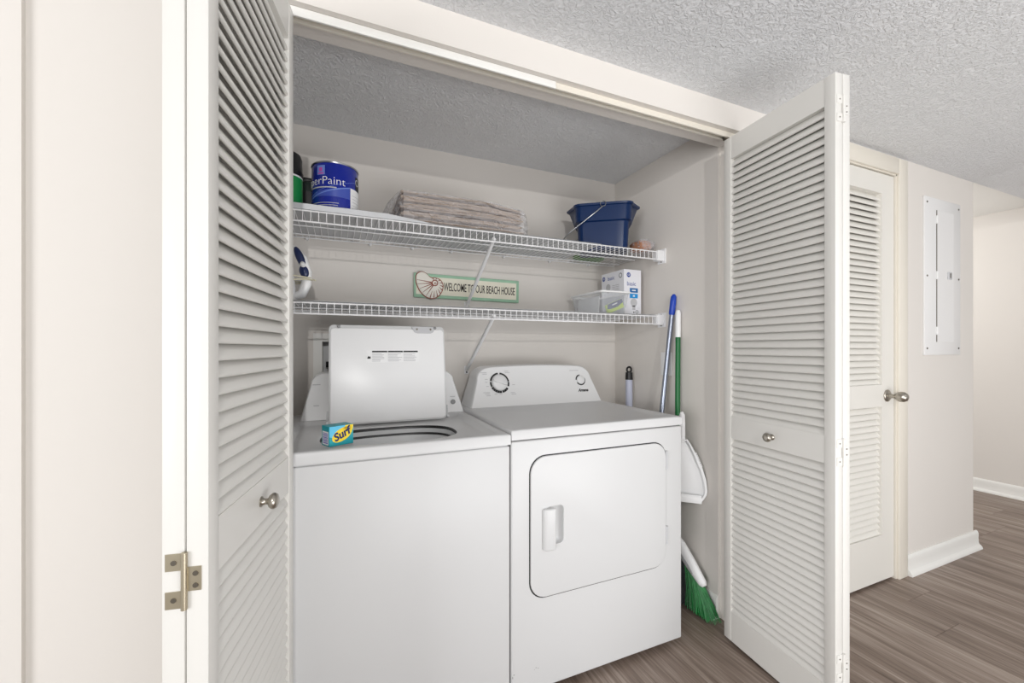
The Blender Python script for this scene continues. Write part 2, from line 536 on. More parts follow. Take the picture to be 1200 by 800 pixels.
LW, LT, LZ0, LZ1 = 0.432, 0.029, 0.014, 1.998
SW = 0.034
ZONES = [(0.129, 0.811), (0.896, 1.911)]
PITCH = 0.0275
leaf_slat = slat_mesh(LW - 2 * SW + .008, 0.0275, 0.0335, m=M['door'])
def leaf_frame():
    bm = new()
    for a, b in ((0, SW), (LW - SW, LW)):
        t = new(); box(t, a, b, 0, LT, LZ0, LZ1); bevel(t, .002, 2)
        me = to_mesh(t); bm.from_mesh(me); bpy.data.meshes.remove(me)
    for a, b in ((LZ0, .129), (.811, .896), (1.911, LZ1)):
        t = new(); box(t, SW, LW - SW, .0015, LT - .0015, a, b)
        me = to_mesh(t); bm.from_mesh(me); bpy.data.meshes.remove(me)
    me = to_mesh(bm, 'leaf'); me.materials.append(M['door'])
    return me
leaf_me = leaf_frame()

def knob_mesh(scale=1.0):
    bm = new()
    prof = [(0.0105, 0), (0.0105, .002), (.007, .004), (.0058, .009), (.0062, .013), (.012, .016), (.0155, .020), (.016, .024), (.0135, .029), (.008, .0315), (.0005, .032)]
    lathe(bm, [(r * scale, z * scale) for r, z in prof], 24, Matrix.Rotation(R(90), 4, 'X'))
    return to_mesh(bm, 'knob', 60)
knob_me = knob_mesh(); knob_me.materials.append(M['nickel'])

def add_leaf(parent, origin, xdir, knob=False, dz=0.0):
    a = math.atan2(xdir[1], xdir[0])
    lf = obj('leaf', leaf_me, None, parent, world=False)
    mw = Matrix.Translation((origin[0], origin[1], dz)) @ Matrix.Rotation(a, 4, 'Z')
    lf.matrix_basis = wm(parent).inverted() @ mw
    for z0, z1 in ZONES:
        n = int(round((z1 - z0) / PITCH))
        p = (z1 - z0) / n
        for k in range(n):
            obj('slat', leaf_slat, None, lf, world=False, loc=(SW - .004, 0, z0 + (k + .5) * p))
    if knob:
        obj('knob', knob_me, None, lf, world=False, loc=(LW * .5, 0.0015, .853))
    return lf

def hinge(parent, pos, xd, normal, m, zc, painted):
    """pos: joint point; xd: unit vector across the two door edges; normal: outward"""
    h = 0.080
    x = Vector((*xd, 0)); n = Vector((*normal, 0)); p = Vector((*pos, zc))
    def leafplate(bm, s, z0, z1, w):
        a = p + x * (s * .002); b = p + x * (s * w)
        lo = [(a.x, a.y, z0), (b.x, b.y, z0), (b.x, b.y, z1), (a.x, a.y, z1)]
        off = n * .0016
        loft(bm, [[Vector(q) for q in lo], [Vector(q) + off for q in lo]])
    bm = new()
    leafplate(bm, -1, zc + h * .19, zc + h * .5, .025)
    leafplate(bm, -1, zc - h * .5, zc - h * .19, .025)
    leafplate(bm, 1, zc - h * .2, zc + h * .24, .021)
    o = obj('hinge', bm, m, parent)
    bm = new()
    c = p + n * .003
    tube(bm, [(c.x, c.y, zc - h * .52), (c.x, c.y, zc + h * .52)], .0042, 12)
    k = obj('knuckle', bm, m, o)
    for s, zz in ((-1, .34), (-1, -.34), (1, .12), (1, -.10)):
        bm = new(); q = p + x * (s * .014) + n * .0016
        tube(bm, [(q.x, q.y, zc + zz * h), (q.x + n.x * .0012, q.y + n.y * .0012, zc + zz * h)], .0038 if not painted else .002, 10)
        obj('screw', bm, M['screw'], o)

# right pair
d1 = thing('door_1', 'white louvered bifold door folded open at the right of the closet', 'bifold door', (1.43, 1.19, 0), kind='structure')
xr = Vector((-.116, -.993)).normalized(); yr = Vector((-xr.y, xr.x))
o0 = Vector((1.430, 1.187))
add_leaf(d1, o0, xr, knob=True)
near = o0 + xr * LW
cback = near + yr * (2 * LT + .002)
add_leaf(d1, cback, -xr)
jn = near + yr * (LT + .001)
for z in (0.85, 1.89, 0.2):
    hinge(d1, jn, yr, xr, M['door'], z, True)
# left pair
d2 = thing('door_2', 'white louvered bifold door folded open at the left of the closet', 'bifold door', (-.11, 1.16, 0), kind='structure')
xl = Vector((.173, .985)).normalized(); yl = Vector((-xl.y, xl.x))
n0 = Vector((-.1755, .738))
add_leaf(d2, n0, xl, knob=True, dz=.006)
far2 = n0 + xl * LW + yl * (2 * LT + .002)
add_leaf(d2, far2, -xl, dz=.006)
jn = n0 + yl * (LT + .001)
for z in (0.825, 1.89, 0.2):
    hinge(d2, jn, -yl, -xl, M['brass'], z, False)

# hall door
d3 = thing('door_3', 'closed louvered hall door with a nickel knob', 'door', (DL, 1.161, 0), kind='structure')
HX0, HX1, HY, HT = DL + .009, DR - .009, 1.161, .035
bm = new()
for a, b in ((HX0, HX0 + .105), (HX1 - .105, HX1)):
    box(bm, a, b, HY, HY + HT, .012, 2.032)
for a, b in ((.012, .238), (.876, .985), (1.935, 2.032)):
    box(bm, HX0 + .105, HX1 - .105, HY, HY + HT, a, b)
obj('frame', bm, M['door2'], d3)
hs = slat_mesh(HX1 - HX0 - .21 + .004, 0.029, .036, m=M['door2'])
for z0, z1 in ((.238, .876), (.985, 1.935)):
    n = int(round((z1 - z0) / .0305)); p = (z1 - z0) / n
    for k in range(n):
        s = obj('slat', hs, None, d3, world=False)
        s.matrix_basis = wm(d3).inverted() @ Matrix.Translation((HX0 + .103, HY + .006, z0 + (k + .5) * p))
bm = new()
kp = [(.030, 0), (.030, .004), (.026, .007), (.012, .009), (.0105, .03), (.0115, .034), (.021, .042), (.0255, .055), (.0245, .068), (.018, .079), (.008, .084), (.0005, .085)]
lathe(bm, kp, 28, Matrix.Translation((2.535, HY, .928)) @ Matrix.Rotation(R(90), 4, 'X'))
obj('door_knob', bm, M['nickel'], d3, ang=60)

# ---------------------------------------------------------------- washer
WX0, WX1, FY = -0.178, 0.520, 1.234
wa = thing('washing_machine', 'white top-loading washing machine with its lid raised', 'washing machine', (.17, 1.58, 0))
ca_o = [(x, y) for x, y in rrect(WX0 + .004, WX1 - .004, FY + .006, 1.93, .008, 3)]
ca_i = [(x, y) for x, y in rrect(WX0 + .008, WX1 - .008, FY + .010, 1.926, .006, 3)]
bm = new(); loft(bm, [[(x, y, .025) for x, y in ca_o], [(x, y, .852) for x, y in ca_o], [(x, y, .852) for x, y in ca_i], [(x, y, .03) for x, y in ca_i]])
obj('cabinet', bm, M['appl'], wa)
obj('front_panel', bbox(WX0, WX1 - .002, FY, FY + .02, .022, .8475, .006, 3), M['appl'], wa)
def deck(x0, x1, y0, y1, z0, z1, rec, rz, hole=None, hz=None):
    N = 24
    def rl(ax0, ax1, ay0, ay1, z):
        P = []
        for k in range(N): P.append((ax0 + (ax1 - ax0) * k / N, ay0, z))
        for k in range(N): P.append((ax1, ay0 + (ay1 - ay0) * k / N, z))
        for k in range(N): P.append((ax1 - (ax1 - ax0) * k / N, ay1, z))
        for k in range(N): P.append((ax0, ay1 - (ay1 - ay0) * k / N, z))
        return P
    e = .006
    rings = [rl(x0, x1, y0, y1, z0), rl(x0, x1, y0, y1, z1 - e), rl(x0 + e * .3, x1 - e * .3, y0 + e * .3, y1 - e * .3, z1 - e * .3), rl(x0 + e, x1 - e, y0 + e, y1 - e, z1)]
    a0, a1, b0, b1 = rec
    rings += [rl(a0, a1, b0, b1, z1), rl(a0 + .004, a1 - .004, b0 + .004, b1 - .004, z1 - .002), rl(a0 + .016, a1 - .016, b0 + .012, b1 - .012, rz + .001), rl(a0 + .022, a1 - .022, b0 + .018, b1 - .018, rz)]
    if hole:
        cx, cy, rx, ry = hole
        base = rings[-1]
        def hl(s, z):
            P = []
            for (x, y, _) in base:
                t = math.atan2((y - cy) / ry, (x - cx) / rx)
                c_, s_ = math.cos(t), math.sin(t)
                q = 2 / 2.6
                P.append((cx + rx * s * math.copysign(abs(c_) ** q, c_), cy + ry * s * math.copysign(abs(s_) ** q, s_), z))
            return P
        rings += [hl(1.06, rz), hl(1.02, rz - .001), hl(1.005, rz - .0035)]
        bm = new(); loft(bm, rings, cap=False)
        return bm, hl
    bm = new(); loft(bm, rings, cap=True)
    return bm, None
bm, hl = deck(WX0, WX1, FY - .002, 1.93, .852, .886, (WX0 + .035, WX1 - .035, FY + .026, 1.735), .872, (.172, 1.462, .222, .142))
obj('top_deck', bm, M['appl'], wa, ang=50)
bm = new(); loft(bm, [hl(1.006, .869), hl(.998, .868), hl(.990, .859), hl(1.0, .8585)], cap=False)
obj('tub_gasket', bm, M['black'], wa, ang=50)
bm = new(); loft(bm, [hl(.992, .8595), hl(.975, .844)], cap=False)
obj('tub_ring', bm, M['appli'], wa, ang=50)
bm = new(); loft(bm, [hl(.976, .844), hl(.964, .842), hl(.958, .836), hl(.97, .835)], cap=False)
obj('tub_gasket', bm, M['black'], wa, ang=50)
bm = new(); loft(bm, [hl(.962, .8365), hl(.92, .815), hl(.88, .79)], cap=False)
obj('splash_guard', bm, M['appli'], wa, ang=50)
bm = new(); cx, cy = .172, 1.50
lathe(bm, [(.232, .80), (.232, .45), (.22, .43), (.0005, .43)], 40, Matrix.Translation((cx, cy, 0)), cap=False)
lathe(bm, [(.24, .80), (.232, .80)], 40, Matrix.Translation((cx, cy, 0)), cap=False)
obj('drum', bm, M['sole'], wa)
bm = new(); lathe(bm, [(.09, .43), (.06, .48), (.045, .60), (.04, .72), (.02, .74), (.0005, .742)], 24, Matrix.Translation((cx, cy, 0)), cap=False)
obj('agitator', bm, M['applw'], wa, ang=60)

def console(x0, x1, y0, y1, z0, z1, inset, rad):
    """trapezoid face leaning back with rounded top corners"""
    w0 = x1 - x0
    P = [(x0, z0), (x1, z0)]
    tx1, tx0 = x1 - inset, x0 + inset
    def corner(cx, a0, a1):
        for k in range(9):
            a = R(a0 + (a1 - a0) * k / 8)
            P.append((cx + rad * math.cos(a), z1 - rad * .8 + rad * .8 * math.sin(a)))
    corner(tx1 - rad, 0, 90)
    for k in range(1, 8):      # crowned top edge
        f = k / 8
        P.append((tx1 - rad + (tx0 + rad - tx1 + rad) * f, z1 + .006 * math.sin(math.pi * f)))
    corner(tx0 + rad, 90, 180)
    lean = .34
    ring = lambda s, yo: [((x0 + x1) / 2 + (x - (x0 + x1) / 2) * s, y0 + (z - z0) * lean + yo, z0 + (z - z0) * (1 - (1 - s) * 1.5)) for x, z in P]
    back = [(x, y1, z) for x, z in P]
    bm = new()
    loft(bm, [back, ring(1.0, .016), ring(.996, .006), ring(.985, .0)])
    return bm, lean
bm, lean = console(-.132, .521, 1.765, 1.93, .884, 1.066, .036, .05)
obj('console', bm, M['applw'], wa, ang=40)
def cpos(x, z, zb=.884, y0=1.765): return (x, y0 + (z - zb) * lean - .0008, z)
UPC = Vector((0, lean, 1)).normalized()
bm = new(); lathe(bm, [(.0105, 0), (.0105, .006), (.009, .008), (.0004, .008)], 20, Matrix.Translation(cpos(.472, .928)) @ Matrix.Rotation(R(90 - 18), 4, 'X'))
obj('button', bm, M['grey'], wa)
for nm, x, z, w in (('print_mark', .472, .951, .022), ('print_mark', -.075, 1.02, .028), ('print_mark', -.075, .94, .02)):
    decal(nm, [rect(-w / 2, w / 2, -.0015, .0015)], M['lgrey'], wa, cpos(x, z), (1, 0, 0), UPC)

# lid, leaning back on its hinge
lid = new()
LX0, LX1, LH = -.029, .410, .377
poly = rrect(LX0, LX1, 0, LH, .018, 5)
loft(lid, [[(x, .022, z) for x, z in poly], [(x, .004, z) for x, z in poly]])
bevel(lid, .0035, 2, 50)
inner = rrect(LX0 + .006, LX1 - .006, .006, LH - .014, .014, 5)
def lidM():
    return Matrix.Translation((0, 1.632, .882)) @ Matrix.Rotation(R(-8), 4, 'X')
bmesh.ops.transform(lid, matrix=lidM(), verts=lid.verts[:])
lido = obj('lid', lid, M['appl'], wa)
bm = new(); prism_y(bm, inner, .000, .006); bevel(bm, .002, 2, 50)
bmesh.ops.transform(bm, matrix=lidM(), verts=bm.verts[:])
obj('inner_panel', bm, M['applw'], lido)
bm = new(); loft(bm, [[(x, y, z) for x, z in [(.275, LH - .004), (.375, LH - .004), (.362, LH - .026), (.352, LH - .030), (.298, LH - .030), (.288, LH - .026)]] for y in (.001, -.0025)])
bmesh.ops.transform(bm, matrix=lidM(), verts=bm.verts[:])
obj('strike_plate', bm, M['lgrey'], lido)
for x in (.297, .352):
    bm = new(); tube(bm, [(x, -.0022, LH - .014), (x, -.0045, LH - .014)], .004, 10)
    bmesh.ops.transform(bm, matrix=lidM(), verts=bm.verts[:]); obj('screw', bm, M['screw'], lido)
for x in (LX0 + .035, LX1 - .04):
    bm = new(); lathe(bm, [(.006, 0), (.006, .004), (.003, .007), (.0003, .007)], 12, lidM() @ Matrix.Translation((x, 0.0, LH - .008)) @ Matrix.Rotation(R(90), 4, 'X'))
    obj('bumper', bm, M['grey'], lido)
for x in (LX0 - .004, LX1 + .004):
    bm = new(); tube(bm, [(x - .004, .012, .012), (x + .004, .012, .012)], .008, 12); tube(bm, [(x, .012, .02), (x, .012, .055)], .003, 8)
    bmesh.ops.transform(bm, matrix=lidM(), verts=bm.verts[:]); obj('hinge_pin', bm, M['appli'], lido)
lo = lidM() @ Vector((.190, -.0004, .2545)); lup = (lidM().to_3x3() @ Vector((0, 0, 1)))
decal('warning_label', [rect(-.088, .113, -.024, .024)], M['white'], lido, lo, (1, 0, 0), lup)
lo2 = lidM() @ Vector((.190, -.0011, .2545))
decal('label_heading', [rect(-.066 + i * .059, -.066 + i * .059 + .0565, .0155, .0215) for i in range(3)], M['dark'], lido, lo2, (1, 0, 0), lup, .0003)
decal('label_icon', [[(-.084, -.009), (-.071, -.009), (-.0725, .001), (-.0765, -.002), (-.080, .002)]], M['dark'], lido, lo2, (1, 0, 0), lup, .0003)
rl = []
rg = random.Random(3)
for i in range(3):
    for j in range(7):
        x0 = -.066 + i * .059
        y = .010 - j * .0048
        rl.append(rect(x0, x0 + .030 + rg.random() * .024, y - .0010, y + .0010))
decal('label_lines', rl, M['lgrey'], lido, lo2, (1, 0, 0), lup, .0003)
for x in (WX0 + .05, WX1 - .05):
    for y in (FY + .05, 1.88):
        bm = new(); tube(bm, [(x, y, 0), (x, y, .03)], .018, 12); obj('foot', bm, M['black'], wa)

# ---------------------------------------------------------------- dryer
RX0, RX1 = 0.5225, 1.254
dr = thing('clothes_dryer', 'white front-loading clothes dryer with a closed door', 'dryer', (.888, 1.58, 0))
obj('cabinet', bbox(RX0 + .004, RX1 - .004, FY + .0205, 1.925, .022, .866, .006, 3), M['appl'], dr)
HXa, HXb, HXc, HZa, HZb = .630, .676, .714, .490, .628
front = bbox(RX0, RX1, FY, FY + .02, .022, .859, .006, 3)
hole = new(); box(hole, .61, .74, FY - .05, FY + .05, .46, .65)
obj('front_panel', boolean(front, hole), M['appl'], dr)
bm, _ = deck(RX0, RX1, FY - .002, 1.925, .864, .897, (RX0 + .04, RX1 - .04, FY + .035, 1.735), .893)
obj('top_deck', bm, M['appl'], dr, ang=50)
dp = rrect(.590, 1.168, .330, .803, .058, 8)
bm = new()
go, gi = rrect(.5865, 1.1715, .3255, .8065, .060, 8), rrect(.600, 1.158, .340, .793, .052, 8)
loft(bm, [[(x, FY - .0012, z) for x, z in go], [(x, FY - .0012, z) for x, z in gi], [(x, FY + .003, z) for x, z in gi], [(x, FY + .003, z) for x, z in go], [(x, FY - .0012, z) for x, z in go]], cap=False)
obj('door_gap_shade', bm, M['dark'], dr)  # dark ring painted in for the shade in the gap around the door
bm = new(); prism_y(bm, dp, FY - .0075, FY + .019); bevel(bm, .003, 3, 50)
cut = new(); box(cut, HXb - .03, HXc, FY - .03, FY + .013, HZa + .012, HZb + .004); bevel(cut, .015, 4)
door = obj('door', boolean(bm, cut), M['appl'], dr)
hp = [(HXa, FY - .008), (HXa + .004, FY - .018), (HXa + .012, FY - .024), (HXb, FY - .026), (HXb, FY - .02), (HXb - .006, FY - .006)]
bm = new(); prism_z(bm, hp, HZa, HZb); bevel(bm, .005, 3, 40)
obj('handle', bm, M['appl'], door)
for z in (.735, .445):
    bm = new(); tube(bm, [(1.172, FY - .006, z - .034), (1.172, FY - .006, z + .034)], .0045, 10)
    obj('hinge', bm, M['lgrey'], dr)
bm, _ = console(.550, 1.252, 1.762, 1.925, .895, 1.078, .040, .075)
obj('console', bm, M['applw'], dr, ang=40)
def dpos(x, z, o=.0): return (x, 1.762 + (z - .895) * lean - .0008 - o, z)
def arc_ring(r0, r1, a0, a1, n=10):
    a = [R(a0 + (a1 - a0) * k / n) for k in range(n + 1)]
    return [(r1 * math.cos(t), r1 * math.sin(t)) for t in a] + [(r0 * math.cos(t), r0 * math.sin(t)) for t in reversed(a)]
DC = dpos(.702, 1.004)
decal('dial_print', [arc_ring(.041, .0485, a, b) for a, b in ((5, 84), (96, 168), (174, 205), (-24, 2))] + [arc_ring(.0395, .050, a, a + 13, 3) for a in (208, 222, 236, 250, 264, 282, 296, 310)], M['black'], dr, DC, (1, 0, 0), UPC)
bm = new(); lathe(bm, [(.039, 0), (.038, .006), (.035, .009), (.0005, .0095)], 32, Matrix.Translation(DC) @ Matrix.Rotation(R(90 - 18.8), 4, 'X'))
dial = obj('dial', bm, M['applw'], dr, ang=50)
bm = new(); box(bm, -.035, .035, -.005, .005, .006, .016); bevel(bm, .003, 2)
bmesh.ops.transform(bm, matrix=Matrix.Translation(DC) @ Matrix.Rotation(R(90 - 18.8), 4, 'X') @ Matrix.Rotation(R(-20), 4, 'Z'), verts=bm.verts[:])
obj('pointer', bm, M['applw'], dial)
DC2 = dpos(1.145, 1.004)
decal('dial_print', [arc_ring(.0225, .028, a, b) for a, b in ((95, 178), (-150, 20))], M['dark'], dr, DC2, (1, 0, 0), UPC)
bm = new(); lathe(bm, [(.022, 0), (.0215, .006), (.019, .008), (.0005, .0085)], 24, Matrix.Translation(DC2) @ Matrix.Rotation(R(90 - 18.8), 4, 'X'))
obj('dial', bm, M['applw'], dr, ang=50)
lettering('logo', 'Amana', .021, M['black'], dr, dpos(1.150, .953), (1, 0, 0), UPC, shear=.35, bold=.0006)
marks = []
for (x, z, w) in ((-.075, .05, .03), (-.07, .043, .022), (.04, .055, .02), (.045, .048, .024), (.07, -.012, .014), (.06, -.05, .022), (.065, -.057, .024),
                  (-.07, -.045, .032), (-.066, -.052, .024), (-.062, -.06, .02), (-.064, .018, .014), (-.066, .004, .012), (-.062, -.016, .012), (0, -.056, .014), (-.025, -.054, .014)):
    marks.append(rect(x - w / 2, x + w / 2, z - .0011, z + .0011))
decal('print_mark', marks, M['lgrey'], dr, DC, (1, 0, 0), UPC)
decal('print_mark', [rect(-.04, .012, -.0012, .0012)], M['lgrey'], dr, dpos(1.13, 1.052), (1, 0, 0), UPC)
for x in (RX0 + .05, RX1 - .05):
    for y in (FY + .06, 1.87):
        bm = new(); tube(bm, [(x, y, 0), (x, y, .028)], .018, 12); obj('foot', bm, M['black'], dr)
decal('scuff', [disc(.612, .098, .0016), disc(.620, .094, .0018, .0012), disc(.606, .093, .001), disc(.527, .090, .0015, .004), disc(.532, .098, .003, .0012)], M['grey'], dr, (0, FY - .0003, 0), (1, 0, 0), (0, 0, 1), .0003)

# ---------------------------------------------------------------- detergent box on the washer
sa = R(26)
sb = thing('detergent_box', 'small teal and yellow detergent box on the washer edge', 'detergent box', (.004, 1.300, .886), sa)
def SL(x, y, z): return wm(sb) @ Vector((x, y, z))
bm = new(); box(bm, -.036, .036, -.018, .028, 0, .057); bevel(bm, .0008, 1)
me = to_mesh(bm); o = obj('carton', me, M['teal'], sb, world=False)
fx = Vector((math.cos(sa), math.sin(sa), 0)); up = Vector((0, 0, 1))
decal('print_sky', [[(-.0355, .028), (-.012, .018), (.008, .03), (.0355, .045), (.0355, .0565), (-.0355, .0565)]], M['aqua'], sb, SL(0, -.0182, 0), fx, up, .0002)
def rot2(poly, a, cx, cy):
    return [(cx + x * math.cos(a) - y * math.sin(a), cy + x * math.sin(a) + y * math.cos(a)) for x, y in poly]
decal('print_burst', [rot2(disc(0, 0, .032, .018), R(26), .002, .031), [(.004, .045), (.033, .040), (.0355, .056), (.012, .0565)]], M['yellow'], sb, SL(0, -.0185, 0), fx, up, .0002)
lettering('print_name', 'Surf', .031, M['ink'], sb, SL(0, -.0189, .031), (fx * math.cos(R(24)) + up * math.sin(R(24))), (up * math.cos(R(24)) - fx * math.sin(R(24))), extrude=.0002, bold=.0012, shear=.2)
lx = -Vector((-math.sin(sa), math.cos(sa), 0))
decal('barcode_panel', [rect(-.022, .014, .004, .042)], M['white'], sb, SL(-.0362, 0, 0), lx, up, .0002)
decal('barcode', [rect(-.019, .011, z, z + h) for z, h in ((.008, .0025), (.012, .0015), (.0155, .003), (.0205, .0015), (.0235, .0025), (.0275, .0015), (.031, .003), (.036, .0018))], M['purple'], sb, SL(-.0365, 0, 0), lx, up, .0002)

# ---------------------------------------------------------------- wire shelves
YF = 1.603
XA, XB = -0.318, 1.492
def wire_shelf(z, label, group):
    t = thing('wire_shelf', label, 'shelf', (XA, YF, z), group=group)
    zt = z - .0035
    bm = new()
    cr_ = .0016
    tube(bm, [(0, YK - .008 - YF, -.0035), (0, .004, -.0035), (0, .0, -.005), (0, -.0005, -.044)], cr_, 5)
    wme = to_mesh(bm, 'wire', 60); wme.materials.append(M['wire'])
    n = int((XB - XA) / .0254)
    for k in range(n + 1):
        obj('wire', wme, None, t, world=False, loc=(k * .0254 + .004, 0, 0))
    for y, zz, r in ((YF + .001, z - .006, .003), (YF - .002, z - .0445, .0032), (YK - .012, z - .0075, .0028), (YK - .065, z - .0075, .0028), (1.80, z - .0075, .0028)):
        bm = new(); tube(bm, [(XA, y, zz), (XB, y, zz)], r, 8); obj('rod', bm, M['wire'], t)
    # end bracket on the right wall
    bm = new(); box(bm, XB - .024, XS - .004, YF - .006, YF + .030, z - .050, z + .003); bevel(bm, .003, 2)
    box(bm, XS - .006, XS, YF - .014, YF + .038, z - .060, z + .012)
    br = obj('end_bracket', bm, M['wire'], t)
    for zz in (z + .004, z - .052):
        bm = new(); tube(bm, [(XS - .009, YF + .012, zz), (XS - .005, YF + .012, zz)], .003, 8); obj('screw', bm, M['screw'], br)
    for x in (-.12, .14, .33, .52, .80, 1.07, 1.32):
        obj('wall_clip', bbox(x - .006, x + .006, YK - .018, YK, z - .018, z - .004, .003, 2), M['wire'], t)
    # diagonal support strut
    bm = new()
    a = Vector((.603, YF + .004, z - .030)); b = Vector((.600, YK - .006, z - .275))
    tube(bm, [a, b], .0085, 8)
    st = obj('strut', bm, M['wire'], t)
    bm = new(); box(bm, .588, .612, YK - .004, YK, z - .295, z - .255); bevel(bm, .002, 1)
    obj('strut_foot', bm, M['wire'], st)
    bm = new(); tube(bm, [(.600, YK - .004, z - .286), (.600, YK - .008, z - .286)], .004, 10); obj('screw', bm, M['dark'], st)
    return t
ZT, ZL = 1.652, 1.331
wire_shelf(ZT, 'upper white wire shelf holding the paint can and blue bucket', 'closet wire shelves')
wire_shelf(ZL, 'lower white wire shelf just above the washer lid', 'closet wire shelves')

def liner(z, x0, x1, lip_to, lip, label):
    bm = new()
    xs = [x0 + (x1 - x0) * k / 60 for k in range(61)]
    rings = []
    for x in xs:
        h = lip * max(0.0, min(1.0, (lip_to - x) / .18 + .0)) if lip else 0
        h = max(h, .0006) + .0012 * noise.noise((x * 9, 0, 3))
        h = max(h, .0004)
        rings.append([(x, YF + .004, z + .0004 + h), (x, YF + .006, z + .0004), (x, YK - .03, z + .0004), (x, YK - .03, z + .0014), (x, YF + .0075, z + .0014), (x, YF + .0055, z + .0014 + h)])
    loft(bm, rings)
    return solo('shelf_liner', bm, M['liner'], label, 'shelf liner', (x0, YF, z))
liner(ZT, XA, 1.14, .36, .019, 'translucent plastic liner on the upper wire shelf')
liner(ZL, XA, 1.46, 0, 0, 'translucent plastic liner on the lower wire shelf')
ZTS, ZLS = ZT + .0016, ZL + .0016

# ---------------------------------------------------------------- upper shelf: paint can
PCX, PCY, PCR, PCH = -.006, 1.712, .082, .192
pc = thing('paint_can', 'blue metal paint can with a white side panel on the upper shelf', 'paint can', (PCX, PCY, ZTS))
bm = new(); lathe(bm, [(PCR - .004, 0), (PCR, .002), (PCR, PCH - .008), (PCR - .001, PCH - .006)], 64, Matrix.Translation((PCX, PCY, ZTS)))
obj('can_body', bm, M['cblue'], pc)
bm = new(); lathe(bm, [(PCR - .001, PCH - .007), (PCR + .0015, PCH - .006), (PCR + .002, PCH - .002), (PCR, PCH), (PCR - .008, PCH), (PCR - .01, PCH - .006), (.0005, PCH - .006)], 64, Matrix.Translation((PCX, PCY, ZTS)), cap=False)
obj('rim', bm, M['steel'], pc)
def wrap_xy(me, ang0, z0, r=PCR, c=(PCX, PCY)):
    """x -> arc length from the direction facing -Y (positive right), y -> height"""
    for v in me.vertices:
        a = ang0 + v.co.x / r
        rr = r + .0003 + v.co.z
        v.co = Vector((c[0] + rr * math.sin(a), c[1] - rr * math.cos(a), z0 + v.co.y))
    return me
def patch(x0, x1, f0, f1, n=24, d=.0003):
    bm = new()
    rings = []
    for k in range(n + 1):
        x = x0 + (x1 - x0) * k / n
        rings.append([(x, f0(x), 0), (x, f1(x), 0), (x, f1(x), d), (x, f0(x), d)])
    loft(bm, rings); return to_mesh(bm)
zb = ZTS
A = lambda deg: R(deg) * PCR
obj('white_panel', wrap_xy(patch(A(39), A(100), lambda x: .004, lambda x: .108), 0, zb), M['white'], pc)
obj('panel_lines', wrap_xy(merge([patch(A(44), A(75), (lambda x, y=y: y), (lambda x, y=y: y + .0018)) for y in (.022, .034, .046, .058, .070, .082)]), 0, zb, PCR + .0003), M['lgrey'], pc)
obj('print_swoosh', wrap_xy(merge([
    patch(A(-85), A(38), lambda x: .064 + .0 * x, lambda x: .070 + (x - A(-85)) * .20),
]), 0, zb), mat('print_band', (64, 84, 176), .35), pc)
obj('print_line', wrap_xy(merge([
    patch(A(-85), A(39), lambda x: .052 + (x - A(-85)) * .30, lambda x: .0555 + (x - A(-85)) * .305),
    patch(A(-70), A(60), lambda x: .062 + (x - A(-85)) * .36, lambda x: .0632 + (x - A(-85)) * .36)]), 0, zb, PCR + .0003), M['swoosh'], pc)
obj('print_name', wrap_xy(text_mesh('SuperPaint', .042, extrude=.0002, align='RIGHT', sx=1.0, bold=-.0006), R(25), zb + .120, PCR + .0006), M['white'], pc)
obj('print_tagline', wrap_xy(patch(A(-78), A(3), lambda x: .0945, lambda x: .0985), 0, zb, PCR + .0006), M['lgrey'], pc)
obj('print_lines', wrap_xy(merge([patch(A(-75), A(8), lambda x: .0395, lambda x: .0415), patch(A(-70), A(6), lambda x: .031, lambda x: .033),
    patch(A(5), A(22), lambda x: .013, lambda x: .019), patch(A(-2), A(26), lambda x: .005, lambda x: .010)]), 0, zb, PCR + .0004), M['lgrey'], pc)
obj('print_badge', wrap_xy(merge([patch(A(-47), A(-25), lambda x: .142, lambda x: .176)]), 0, zb), M['swoosh'], pc)
obj('print_figure', wrap_xy(merge([patch(A(-41), A(-32), lambda x: .154, lambda x: .168), patch(A(-44), A(-28), lambda x: .1445, lambda x: .1495)]), 0, zb, PCR + .0004), M['pink'], pc)
obj('side_emblem', wrap_xy(patch(A(58), A(88), lambda x: .110, lambda x: .160), 0, zb), M['dark'], pc)
obj('emblem_ring', wrap_xy(flat(arc_ring(.009, .0125, 0, 359, 20), .0003), R(66), zb + .140, PCR + .0004), M['lgrey'], pc)

# green can with black lid at the far left of the upper shelf
gc = thing('green_can', 'green can with a black lid at the left end of the upper shelf', 'can', (-.172, 1.70, ZTS))
bm = new(); lathe(bm, [(.053, 0), (.055, .002), (.055, .135)], 40, Matrix.Translation((-.172, 1.70, ZTS)))
obj('can_body', bm, M['canGreen'], gc)
bm = new(); lathe(bm, [(.0555, .128), (.0555, .134), (.055, .135)], 40, Matrix.Translation((-.172, 1.70, ZTS)), cap=False)
obj('white_band', bm, M['white'], gc)
bm = new(); lathe(bm, [(.0553, .134), (.0575, .137), (.0575, .150), (.055, .155), (.054, .200), (.049, .215), (.036, .223), (.0005, .226)], 40, Matrix.Translation((-.172, 1.70, ZTS)))
obj('lid', bm, M['black'], gc)
# dark tin between
dt = thing('dark_tin', 'dark green tin tucked between the green can and paint can', 'tin', (-.115, 1.83, ZTS))
obj('tin_body', bbox(-.165, -.078, 1.79, 1.87, ZTS, ZTS + .165, .008, 3), M['dgreen'], dt)
obj('tin_cap', bbox(-.158, -.085, 1.797, 1.863, ZTS + .165, ZTS + .182, .006, 2), M['black'], dt)
decal('label_patch', [rot2(disc(0, 0, .03, .025), 0, -.11, .10)], M['black'], dt, (0, 1.7899, ZTS), (1, 0, 0), (0, 0, 1), .0004)

